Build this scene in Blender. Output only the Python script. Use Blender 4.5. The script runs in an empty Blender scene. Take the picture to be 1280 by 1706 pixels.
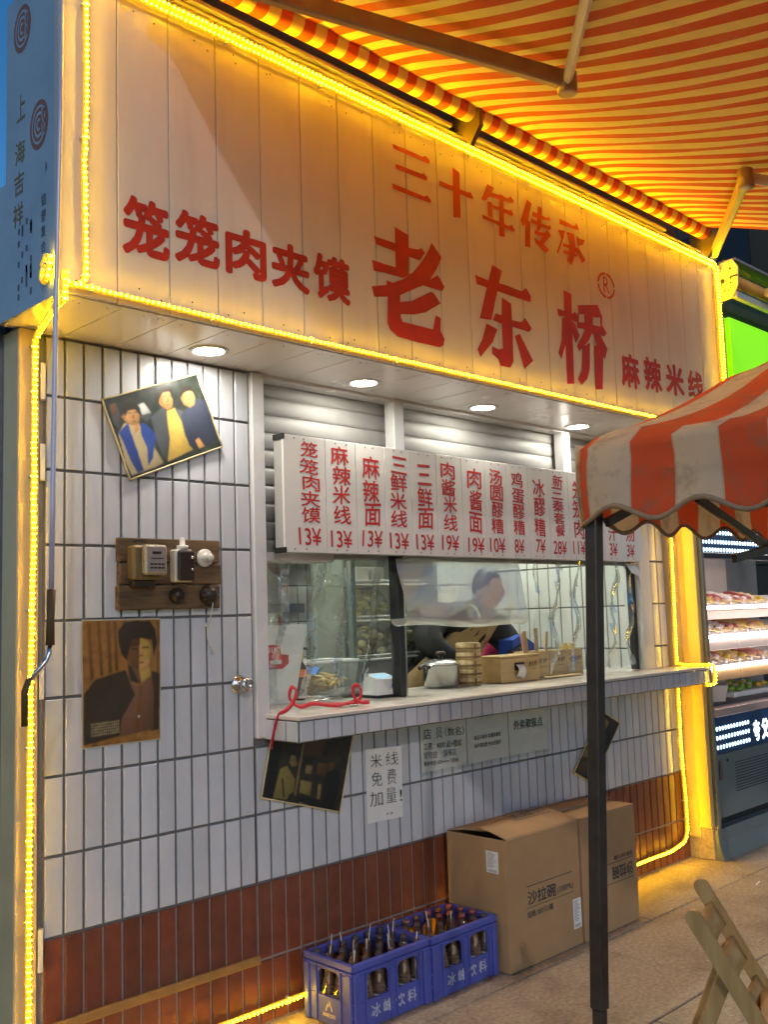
import bpy, bmesh, math, random
from mathutils import Matrix, Vector
from mathutils.geometry import tessellate_polygon
random.seed(7)
sc = bpy.context.scene
COL = sc.collection
# ------------------------------------------------------------------ camera
CAM = Vector((-1.47494, -3.00174, 1.46290))
yaw, pitch, roll = 0.77503, 0.10446, -0.03202
right = Vector((math.cos(yaw), -math.sin(yaw), 0)); fw0 = Vector((math.sin(yaw), math.cos(yaw), 0)); up0 = Vector((0, 0, 1))
fwd = fw0*math.cos(pitch) + up0*math.sin(pitch); up = up0*math.cos(pitch) - fw0*math.sin(pitch)
r2 = right*math.cos(roll) + up*math.sin(roll); u2 = up*math.cos(roll) - right*math.sin(roll)
cd = bpy.data.cameras.new('camera'); cam = bpy.data.objects.new('camera', cd); COL.objects.link(cam)
mw = Matrix.Identity(4)
for i in range(3):
    mw[i][0], mw[i][1], mw[i][2], mw[i][3] = r2[i], u2[i], -fwd[i], CAM[i]
cam.matrix_world = mw
cd.sensor_fit = 'HORIZONTAL'; cd.sensor_width = 36.0; cd.lens = 36.0*1628.93/1280.0
cd.clip_start = 0.05; cd.clip_end = 500
sc.camera = cam
# ------------------------------------------------------------------ world, sun, exposure
SUN = Vector((0.62, 1.0, -0.50)).normalized()      # direction the dusk light travels
W = bpy.data.worlds.new('World'); sc.world = W; W.use_nodes = True
nt = W.node_tree; nt.nodes.clear()
sky = nt.nodes.new('ShaderNodeTexSky'); sky.sky_type = 'NISHITA'; sky.sun_disc = False
sky.sun_elevation = math.asin(-SUN.z); sky.sun_rotation = math.atan2(-SUN.x, -SUN.y)
sky.air_density = 1.0; sky.dust_density = 0.3; sky.ozone_density = 3.0
hs = nt.nodes.new('ShaderNodeHueSaturation'); hs.inputs['Saturation'].default_value = 1.3
bg = nt.nodes.new('ShaderNodeBackground'); bg.inputs['Strength'].default_value = 0.056
wo = nt.nodes.new('ShaderNodeOutputWorld')
nt.links.new(sky.outputs[0], hs.inputs['Color']); nt.links.new(hs.outputs[0], bg.inputs[0]); nt.links.new(bg.outputs[0], wo.inputs[0])
sl = bpy.data.lights.new('sun', 'SUN'); sl.energy = 0.25; sl.angle = math.radians(1.2); sl.color = (1.0, 0.90, 0.86)
so = bpy.data.objects.new('sun', sl); COL.objects.link(so); so.location = (-4, -8, 6)
so.rotation_mode = 'QUATERNION'; so.rotation_quaternion = SUN.to_track_quat('-Z', 'Y')
sc.view_settings.view_transform = 'Standard'; sc.view_settings.look = 'None'
sc.view_settings.exposure = 1.0; sc.view_settings.gamma = 1.0; sc.view_settings.use_curve_mapping = False
sc.render.engine = 'CYCLES'
sc.cycles.use_denoising = True
sc.cycles.use_adaptive_sampling = True; sc.cycles.adaptive_threshold = 0.03; sc.cycles.adaptive_min_samples = 16
sc.cycles.max_bounces = 6; sc.cycles.diffuse_bounces = 3; sc.cycles.glossy_bounces = 3; sc.cycles.transparent_max_bounces = 14
sc.cycles.sample_clamp_indirect = 6.0
sc.cycles.caustics_reflective = False; sc.cycles.caustics_refractive = False

# ------------------------------------------------------------------ materials
MATS = {}
def M(name, col=(.8, .8, .8), rough=.5, metal=0., ns=0, amt=0., bump=0., bs=40, emit=None, es=0., rand=0., trans=0., ior=1.45, spec=.5, dirt=0., dcol=(.08, .06, .04), ds=3., coat=0., streak=1.):
    if name in MATS: return MATS[name]
    m = bpy.data.materials.new(name); m.use_nodes = True; MATS[name] = m
    t = m.node_tree; n = t.nodes; L = t.links
    b = n['Principled BSDF']; b.inputs['Roughness'].default_value = rough; b.inputs['Metallic'].default_value = metal
    b.inputs['IOR'].default_value = ior; b.inputs['Specular IOR Level'].default_value = spec
    b.inputs['Transmission Weight'].default_value = trans; b.inputs['Coat Weight'].default_value = coat
    b.inputs['Base Color'].default_value = (*col, 1)
    geo = n.new('ShaderNodeNewGeometry')
    cur = None
    def rgb():
        nonlocal cur
        if cur is None:
            c = n.new('ShaderNodeRGB'); c.outputs[0].default_value = (*col, 1); cur = c.outputs[0]
        return cur
    def noise(scale, detail=6, st=1.):
        x = n.new('ShaderNodeTexNoise'); x.inputs['Scale'].default_value = scale; x.inputs['Detail'].default_value = detail
        x.inputs['Roughness'].default_value = .62
        if st != 1.:
            vm = n.new('ShaderNodeVectorMath'); vm.operation = 'MULTIPLY'; vm.inputs[1].default_value = (1, 1, st); L.new(geo.outputs['Position'], vm.inputs[0]); L.new(vm.outputs[0], x.inputs['Vector'])
        else: L.new(geo.outputs['Position'], x.inputs['Vector'])
        return x.outputs['Fac']
    def mulcol(fac_socket, lo, hi):
        nonlocal cur
        mr = n.new('ShaderNodeMapRange'); mr.inputs['From Min'].default_value = .25; mr.inputs['From Max'].default_value = .75
        mr.inputs['To Min'].default_value = lo; mr.inputs['To Max'].default_value = hi; L.new(fac_socket, mr.inputs['Value'])
        vm = n.new('ShaderNodeVectorMath'); vm.operation = 'SCALE'; L.new(rgb(), vm.inputs[0]); L.new(mr.outputs[0], vm.inputs['Scale']); cur = vm.outputs[0]
    if ns:
        f = noise(ns); mulcol(f, 1-amt, 1+amt*.5)
        mr = n.new('ShaderNodeMapRange'); mr.inputs['To Min'].default_value = max(.02, rough-.12); mr.inputs['To Max'].default_value = min(1, rough+.15)
        L.new(f, mr.inputs['Value']); L.new(mr.outputs[0], b.inputs['Roughness'])
    if rand:
        oi = n.new('ShaderNodeObjectInfo')
        mr = n.new('ShaderNodeMapRange'); mr.inputs['To Min'].default_value = 1-rand; mr.inputs['To Max'].default_value = 1+rand*.4
        L.new(oi.outputs['Random'], mr.inputs['Value'])
        vm = n.new('ShaderNodeVectorMath'); vm.operation = 'SCALE'; L.new(rgb(), vm.inputs[0]); L.new(mr.outputs[0], vm.inputs['Scale']); cur = vm.outputs[0]
    if dirt:
        f = noise(ds, 8, streak); rp = n.new('ShaderNodeMapRange'); rp.inputs['From Min'].default_value = .5; rp.inputs['From Max'].default_value = .78
        rp.inputs['To Max'].default_value = dirt; L.new(f, rp.inputs['Value'])
        mx = n.new('ShaderNodeMix'); mx.data_type = 'RGBA'; L.new(rp.outputs[0], mx.inputs['Factor']); L.new(rgb(), mx.inputs['A']); mx.inputs['B'].default_value = (*dcol, 1); cur = mx.outputs['Result']
    if cur is not None: L.new(cur, b.inputs['Base Color'])
    if bump:
        f = noise(bs, 5); bp = n.new('ShaderNodeBump'); bp.inputs['Strength'].default_value = bump; bp.inputs['Distance'].default_value = .004
        L.new(f, bp.inputs['Height']); L.new(bp.outputs[0], b.inputs['Normal'])
    if emit:
        b.inputs['Emission Color'].default_value = (*emit, 1); b.inputs['Emission Strength'].default_value = es
    return m
def M_clear(name, tint=(.95, .97, .95), haze=.08, gloss=.12, rough=.08, wr=0.):
    m = bpy.data.materials.new(name); m.use_nodes = True; MATS[name] = m
    t = m.node_tree; n = t.nodes; L = t.links; n.remove(n['Principled BSDF']); out = n['Material Output']
    tr = n.new('ShaderNodeBsdfTransparent'); tr.inputs[0].default_value = (*tint, 1)
    df = n.new('ShaderNodeBsdfDiffuse'); df.inputs[0].default_value = (.8, .82, .78, 1)
    gl = n.new('ShaderNodeBsdfGlossy'); gl.inputs['Roughness'].default_value = rough
    lw = n.new('ShaderNodeLayerWeight'); lw.inputs['Blend'].default_value = .25
    mr = n.new('ShaderNodeMapRange'); mr.inputs['To Min'].default_value = gloss*.5; mr.inputs['To Max'].default_value = min(.9, gloss*5)
    L.new(lw.outputs['Fresnel'], mr.inputs['Value'])
    a = n.new('ShaderNodeMixShader'); a.inputs[0].default_value = haze; L.new(tr.outputs[0], a.inputs[1]); L.new(df.outputs[0], a.inputs[2])
    c = n.new('ShaderNodeMixShader'); L.new(mr.outputs[0], c.inputs[0]); L.new(a.outputs[0], c.inputs[1]); L.new(gl.outputs[0], c.inputs[2])
    L.new(c.outputs[0], out.inputs['Surface'])
    if wr:
        geo = n.new('ShaderNodeNewGeometry'); x = n.new('ShaderNodeTexNoise'); x.inputs['Scale'].default_value = 9; x.inputs['Detail'].default_value = 4
        L.new(geo.outputs['Position'], x.inputs['Vector']); bp = n.new('ShaderNodeBump'); bp.inputs['Strength'].default_value = wr; bp.inputs['Distance'].default_value = .03
        L.new(x.outputs['Fac'], bp.inputs['Height']); L.new(bp.outputs[0], gl.inputs['Normal'])
    return m
def M_stripe(name, a, b, axis, pitch, off=0., rough=.8, transl=.25, dirt=.35, dcol=(.25, .2, .13), duty=.5, pipe=0., dsc=7.):
    """two-colour woven stripes across a world axis, slightly translucent cloth"""
    m = bpy.data.materials.new(name); m.use_nodes = True; MATS[name] = m
    t = m.node_tree; n = t.nodes; L = t.links; bs = n['Principled BSDF']; out = n['Material Output']
    geo = n.new('ShaderNodeTexCoord'); uv = geo.outputs['UV']
    sx = n.new('ShaderNodeSeparateXYZ'); L.new(uv, sx.inputs[0])
    ad = n.new('ShaderNodeMath'); ad.operation = 'ADD'; ad.inputs[1].default_value = off; L.new(sx.outputs[0], ad.inputs[0])
    dv = n.new('ShaderNodeMath'); dv.operation = 'DIVIDE'; dv.inputs[1].default_value = pitch; L.new(ad.outputs[0], dv.inputs[0])
    fr = n.new('ShaderNodeMath'); fr.operation = 'FRACT'; L.new(dv.outputs[0], fr.inputs[0])
    lt = n.new('ShaderNodeMath'); lt.operation = 'LESS_THAN'; lt.inputs[1].default_value = duty; L.new(fr.outputs[0], lt.inputs[0])
    mx = n.new('ShaderNodeMix'); mx.data_type = 'RGBA'; mx.inputs['A'].default_value = (*b, 1); mx.inputs['B'].default_value = (*a, 1); L.new(lt.outputs[0], mx.inputs['Factor'])
    if pipe:
        ed = n.new('ShaderNodeMath'); ed.operation = 'PINGPONG'; ed.inputs[1].default_value = .25; L.new(fr.outputs[0], ed.inputs[0])     # 0 at both stripe borders, .25 mid-stripe
        e2 = n.new('ShaderNodeMath'); e2.operation = 'LESS_THAN'; e2.inputs[1].default_value = pipe; 
        e3 = n.new('ShaderNodeMath'); e3.operation = 'FRACT'; e4 = n.new('ShaderNodeMath'); e4.operation = 'MULTIPLY'; e4.inputs[1].default_value = 2.; L.new(fr.outputs[0], e4.inputs[0]); L.new(e4.outputs[0], e3.inputs[0]); L.new(e3.outputs[0], e2.inputs[0])
        m0 = n.new('ShaderNodeMix'); m0.data_type = 'RGBA'; L.new(e2.outputs[0], m0.inputs['Factor']); L.new(mx.outputs['Result'], m0.inputs['A']); m0.inputs['B'].default_value = (.62, .45, .33, 1); mx = m0
    gp = n.new('ShaderNodeNewGeometry')
    def nz(s):
        x = n.new('ShaderNodeTexNoise'); x.inputs['Scale'].default_value = s; x.inputs['Detail'].default_value = 9; x.inputs['Roughness'].default_value = .7; L.new(gp.outputs['Position'], x.inputs['Vector'])
        return x.outputs['Fac']
    mr = n.new('ShaderNodeMapRange'); mr.inputs['From Min'].default_value = .5; mr.inputs['From Max'].default_value = .72; mr.inputs['To Max'].default_value = dirt; L.new(nz(dsc), mr.inputs['Value'])
    m2 = n.new('ShaderNodeMix'); m2.data_type = 'RGBA'; L.new(mr.outputs[0], m2.inputs['Factor']); L.new(mx.outputs['Result'], m2.inputs['A']); m2.inputs['B'].default_value = (*dcol, 1)
    L.new(m2.outputs['Result'], bs.inputs['Base Color']); bs.inputs['Roughness'].default_value = rough
    bp = n.new('ShaderNodeBump'); bp.inputs['Strength'].default_value = .25; bp.inputs['Distance'].default_value = .01; L.new(nz(14), bp.inputs['Height']); L.new(bp.outputs[0], bs.inputs['Normal'])
    tl = n.new('ShaderNodeBsdfTranslucent'); L.new(m2.outputs['Result'], tl.inputs[0])
    ms = n.new('ShaderNodeMixShader'); ms.inputs[0].default_value = transl; L.new(bs.outputs[0], ms.inputs[1]); L.new(tl.outputs[0], ms.inputs[2]); L.new(ms.outputs[0], out.inputs['Surface'])
    return m
def M_wood(name, c1, c2, axis=0, scale=30, rough=.5, stretch=12, rand=0.):
    m = bpy.data.materials.new(name); m.use_nodes = True; MATS[name] = m
    t = m.node_tree; n = t.nodes; L = t.links; b = n['Principled BSDF']
    gp = n.new('ShaderNodeNewGeometry'); mp = n.new('ShaderNodeVectorMath'); mp.operation = 'MULTIPLY'
    s = [scale]*3; s[axis] = scale/stretch; mp.inputs[1].default_value = s; L.new(gp.outputs['Position'], mp.inputs[0])
    x = n.new('ShaderNodeTexNoise'); x.inputs['Scale'].default_value = 1.; x.inputs['Detail'].default_value = 8; x.inputs['Roughness'].default_value = .65; L.new(mp.outputs[0], x.inputs['Vector'])
    cr = n.new('ShaderNodeValToRGB'); cr.color_ramp.elements[0].position = .32; cr.color_ramp.elements[1].position = .68
    cr.color_ramp.elements[0].color = (*c1, 1); cr.color_ramp.elements[1].color = (*c2, 1); L.new(x.outputs['Fac'], cr.inputs[0]); L.new(cr.outputs[0], b.inputs['Base Color'])
    b.inputs['Roughness'].default_value = rough
    bp = n.new('ShaderNodeBump'); bp.inputs['Strength'].default_value = .3; bp.inputs['Distance'].default_value = .002; L.new(x.outputs['Fac'], bp.inputs['Height']); L.new(bp.outputs[0], b.inputs['Normal'])
    return m

# ------------------------------------------------------------------ mesh helpers
WL = {}
class MB:
    """collects shapes in world coordinates; build() links them as one mesh object"""
    def __init__(s): s.v = []; s.f = []; s.mi = []; s.uv = {}; s.sm = []
    def add(s, vs, fs, mi=0, smooth=False):
        o = len(s.v); s.v += [tuple(v) for v in vs]; s.f += [tuple(i+o for i in f) for f in fs]; s.mi += [mi]*len(fs); s.sm += [smooth]*len(fs); return s
    def box(s, x0, x1, y0, y1, z0, z1, b=0., mi=0):
        if x0 > x1: x0, x1 = x1, x0
        if y0 > y1: y0, y1 = y1, y0
        if z0 > z1: z0, z1 = z1, z0
        return s.obox(Vector(((x0+x1)/2, (y0+y1)/2, (z0+z1)/2)), Vector((1, 0, 0)), Vector((0, 1, 0)), Vector((0, 0, 1)), (x1-x0)/2, (y1-y0)/2, (z1-z0)/2, b, mi)
    def obox(s, c, X, Y, Z, hx, hy, hz, b=0., mi=0):
        c = Vector(c)
        if not b:
            vs = [c + X*(a*hx) + Y*(d*hy) + Z*(e*hz) for a in (-1, 1) for d in (-1, 1) for e in (-1, 1)]
            return s.add(vs, [(0, 1, 3, 2), (4, 6, 7, 5), (0, 4, 5, 1), (2, 3, 7, 6), (0, 2, 6, 4), (1, 5, 7, 3)], mi)
        b = min(b, hx*.9, hy*.9, hz*.9)
        bm = bmesh.new(); bmesh.ops.create_cube(bm, size=2)
        for v in bm.verts: v.co = Vector((v.co.x*hx, v.co.y*hy, v.co.z*hz))
        bmesh.ops.bevel(bm, geom=list(bm.edges), offset=b, segments=1, affect='EDGES', profile=.5)
        bm.verts.ensure_lookup_table()
        vs = [c + X*v.co.x + Y*v.co.y + Z*v.co.z for v in bm.verts]; fs = [tuple(v.index for v in f.verts) for f in bm.faces]
        for i, v in enumerate(bm.verts): v.index = i
        fs = [tuple(v.index for v in f.verts) for f in bm.faces]; bm.free()
        return s.add(vs, fs, mi)
    def bar(s, p, q, w, h, upv=(0, 0, 1), b=0., mi=0):
        p, q = Vector(p), Vector(q); X = (q-p); l = X.length; X.normalize(); U = Vector(upv)
        Y = U.cross(X)
        if Y.length < 1e-4: Y = Vector((0, 1, 0)).cross(X)
        Y.normalize(); Z = X.cross(Y)
        return s.obox((p+q)/2, X, Y, Z, l/2, w/2, h/2, b, mi)
    def tube(s, pts, r, n=8, cap=True, mi=0, closed=False):
        pts = [Vector(p) for p in pts]; N = len(pts); rs = r if isinstance(r, (list, tuple)) else [r]*N
        vs = []; ref = None
        for i, p in enumerate(pts):
            a = pts[(i-1) % N] if (i or closed) else p; c = pts[(i+1) % N] if (i < N-1 or closed) else p
            d = (c-a)
            if d.length < 1e-9: d = Vector((0, 0, 1))
            d.normalize()
            if ref is None:
                ref = Vector((0, 0, 1)) if abs(d.z) < .9 else Vector((1, 0, 0))
            X = ref - d*ref.dot(d)
            if X.length < 1e-5: X = Vector((1, 0, 0)) - d*d.x
            X.normalize(); Y = d.cross(X); ref = X
            for k in range(n):
                t = 2*math.pi*k/n; vs.append(p + X*(rs[i]*math.cos(t)) + Y*(rs[i]*math.sin(t)))
        fs = []
        for i in range(N if closed else N-1):
            j = (i+1) % N
            for k in range(n):
                fs.append((i*n+k, i*n+(k+1) % n, j*n+(k+1) % n, j*n+k))
        if cap and not closed:
            fs.append(tuple(range(n-1, -1, -1))); fs.append(tuple((N-1)*n+k for k in range(n)))
        return s.add(vs, fs, mi, True)
    def lathe(s, c, prof, n=16, mi=0, axis=None, cap=True):
        c = Vector(c); A = Vector(axis).normalized() if axis else Vector((0, 0, 1))
        X = A.orthogonal().normalized(); Y = A.cross(X)
        vs = []
        for (r, z) in prof:
            for k in range(n):
                t = 2*math.pi*k/n; vs.append(c + A*z + X*(r*math.cos(t)) + Y*(r*math.sin(t)))
        fs = []
        for i in range(len(prof)-1):
            for k in range(n): fs.append((i*n+k, i*n+(k+1) % n, (i+1)*n+(k+1) % n, (i+1)*n+k))
        if cap:
            if prof[0][0] > 1e-6: fs.append(tuple(range(n-1, -1, -1)))
            if prof[-1][0] > 1e-6: fs.append(tuple((len(prof)-1)*n+k for k in range(n)))
        return s.add(vs, fs, mi, True)
    def prism(s, poly, O, U, V, d, mi=0):
        """polygon (u,v) on plane O+uU+vV, extruded by vector d"""
        O, U, V, d = Vector(O), Vector(U), Vector(V), Vector(d); n = len(poly)
        a = [O+U*u+V*v for u, v in poly]; tri = [tuple(t) for t in tessellate_polygon([a])]
        vs = a + [p+d for p in a]; fs = list(tri) + [tuple(i+n for i in reversed(t)) for t in tri] + [(i, (i+1) % n, (i+1) % n+n, i+n) for i in range(n)]
        return s.add(vs, fs, mi)
    def poly(s, pts, mi=0):
        tri = [tuple(t) for t in tessellate_polygon([[Vector(p) for p in pts]])]
        return s.add(pts, tri, mi)
    def sphere(s, c, rx, ry=None, rz=None, n=10, m=6, mi=0):
        ry = ry or rx; rz = rz or rx; c = Vector(c); vs = [c+Vector((0, 0, -rz))]
        for i in range(1, m):
            t = -math.pi/2 + math.pi*i/m
            for k in range(n):
                p = 2*math.pi*k/n; vs.append(c + Vector((rx*math.cos(t)*math.cos(p), ry*math.cos(t)*math.sin(p), rz*math.sin(t))))
        vs.append(c+Vector((0, 0, rz))); fs = [(0, 1+(k+1) % n, 1+k) for k in range(n)]
        for i in range(m-2):
            for k in range(n): fs.append((1+i*n+k, 1+i*n+(k+1) % n, 1+(i+1)*n+(k+1) % n, 1+(i+1)*n+k))
        l = len(vs)-1; fs += [(l, 1+(m-2)*n+k, 1+(m-2)*n+(k+1) % n) for k in range(n)]
        return s.add(vs, fs, mi, True)
    def octa(s, c, D, r, l, mi=0):
        c = Vector(c); D = Vector(D).normalized(); X = D.orthogonal().normalized(); Y = D.cross(X)
        vs = [c-D*l, c+X*r, c+Y*r, c-X*r, c-Y*r, c+D*l]
        return s.add(vs, [(0, 2, 1), (0, 3, 2), (0, 4, 3), (0, 1, 4), (5, 1, 2), (5, 2, 3), (5, 3, 4), (5, 4, 1)], mi, True)
    def grid(s, P, uvf=None, mi=0, smooth=True):
        R_, C_ = len(P), len(P[0]); o = len(s.v)
        vs = [p for r in P for p in r]; fs = [(i*C_+j, i*C_+j+1, (i+1)*C_+j+1, (i+1)*C_+j) for i in range(R_-1) for j in range(C_-1)]
        s.add(vs, fs, mi, smooth)
        if uvf:
            for i in range(R_):
                for j in range(C_): s.uv[o+i*C_+j] = uvf(i, j)
        return s
    def mesh(s, name, mats, origin):
        me = bpy.data.meshes.new(name); O = Vector(origin)
        me.from_pydata([tuple(Vector(v)-O) for v in s.v], [], s.f)
        for m in (mats if isinstance(mats, (list, tuple)) else [mats]): me.materials.append(m)
        me.polygons.foreach_set('material_index', s.mi); me.polygons.foreach_set('use_smooth', s.sm)
        if s.uv:
            ul = me.uv_layers.new(name='UVMap')
            for lp in me.loops: ul.data[lp.index].uv = s.uv.get(lp.vertex_index, (0, 0))
        me.update(); return me
    def org(s):
        xs = [v[0] for v in s.v]; ys = [v[1] for v in s.v]; zs = [v[2] for v in s.v]
        return Vector(((min(xs)+max(xs))/2, (min(ys)+max(ys))/2, min(zs)))
    def build(s, name, mats, parent=None, label=None, cat=None, group=None, kind=None):
        O = s.org(); return link(name, s.mesh(name, mats, O), O, parent, label, cat, group, kind)
def link(name, data, loc, parent=None, label=None, cat=None, group=None, kind=None):
    o = bpy.data.objects.new(name, data); COL.objects.link(o); o.location = loc; WL[o.name] = Vector(loc)
    if parent is not None:
        o.parent = parent; o.matrix_parent_inverse = Matrix.Translation(-WL[parent.name])
    if label: o['label'] = label
    if cat: o['category'] = cat
    if group: o['group'] = group
    if kind: o['kind'] = kind
    return o
def thing(name, loc, label, cat, group=None, kind=None, parent=None): return link(name, None, Vector(loc), parent, label, cat, group, kind)
def solidify(o, t, off=-1.):
    md = o.modifiers.new('thickness', 'SOLIDIFY'); md.thickness = t; md.offset = off; return o

# lettering: glyph outlines turned into flat meshes
_tc = {}
def glyphs(body, offset=0., align='LEFT', spacing=1.0):
    k = (body, offset, align, spacing)
    if k in _tc: return _tc[k]
    c = bpy.data.curves.new('lettering', 'FONT'); c.body = body; c.offset = offset; c.align_x = align; c.size = 1.0; c.space_line = spacing; c.resolution_u = 3
    o = bpy.data.objects.new('lettering', c); COL.objects.link(o); bpy.context.view_layer.update()
    dg = bpy.context.evaluated_depsgraph_get(); e = o.evaluated_get(dg); m = e.to_mesh()
    vs = [(v.co.x, v.co.y) for v in m.vertices]; fs = [tuple(p.vertices) for p in m.polygons]; e.to_mesh_clear()
    bpy.data.objects.remove(o); bpy.data.curves.remove(c)
    xs = [v[0] for v in vs]; ys = [v[1] for v in vs]; x0, x1, y0, y1 = min(xs), max(xs), min(ys), max(ys)
    r = ([((x-x0)/max(1e-6, x1-x0), (y-y0)/max(1e-6, y1-y0)) for x, y in vs], fs, (x1-x0, y1-y0)); _tc[k] = r; return r
def put_text(mb, body, O, U, V, off=0., mi=0, wob=0.):
    """fill the parallelogram O,U,V with the text"""
    O, U, V = Vector(O), Vector(U), Vector(V); vs, fs, (gw, gh) = glyphs(body, min(0., off))
    if off <= 0: mb.add([O+U*u+V*v for u, v in vs], fs, mi); return mb
    N = U.cross(V).normalized(); n = 8; du, dv = off/gw, off/gh      # heavier weight: overlaid copies nudged outwards, shrunk to stay inside the box
    for k in range(n+1):
        a = 2*math.pi*k/n; e = 0 if k == n else 1
        mb.add([O+U*(du+(1-2*du)*u+du*math.cos(a)*e)+V*(dv+(1-2*dv)*v+dv*math.sin(a)*e)+N*(.00006*k) for u, v in vs], fs, mi)
    return mb
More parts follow.
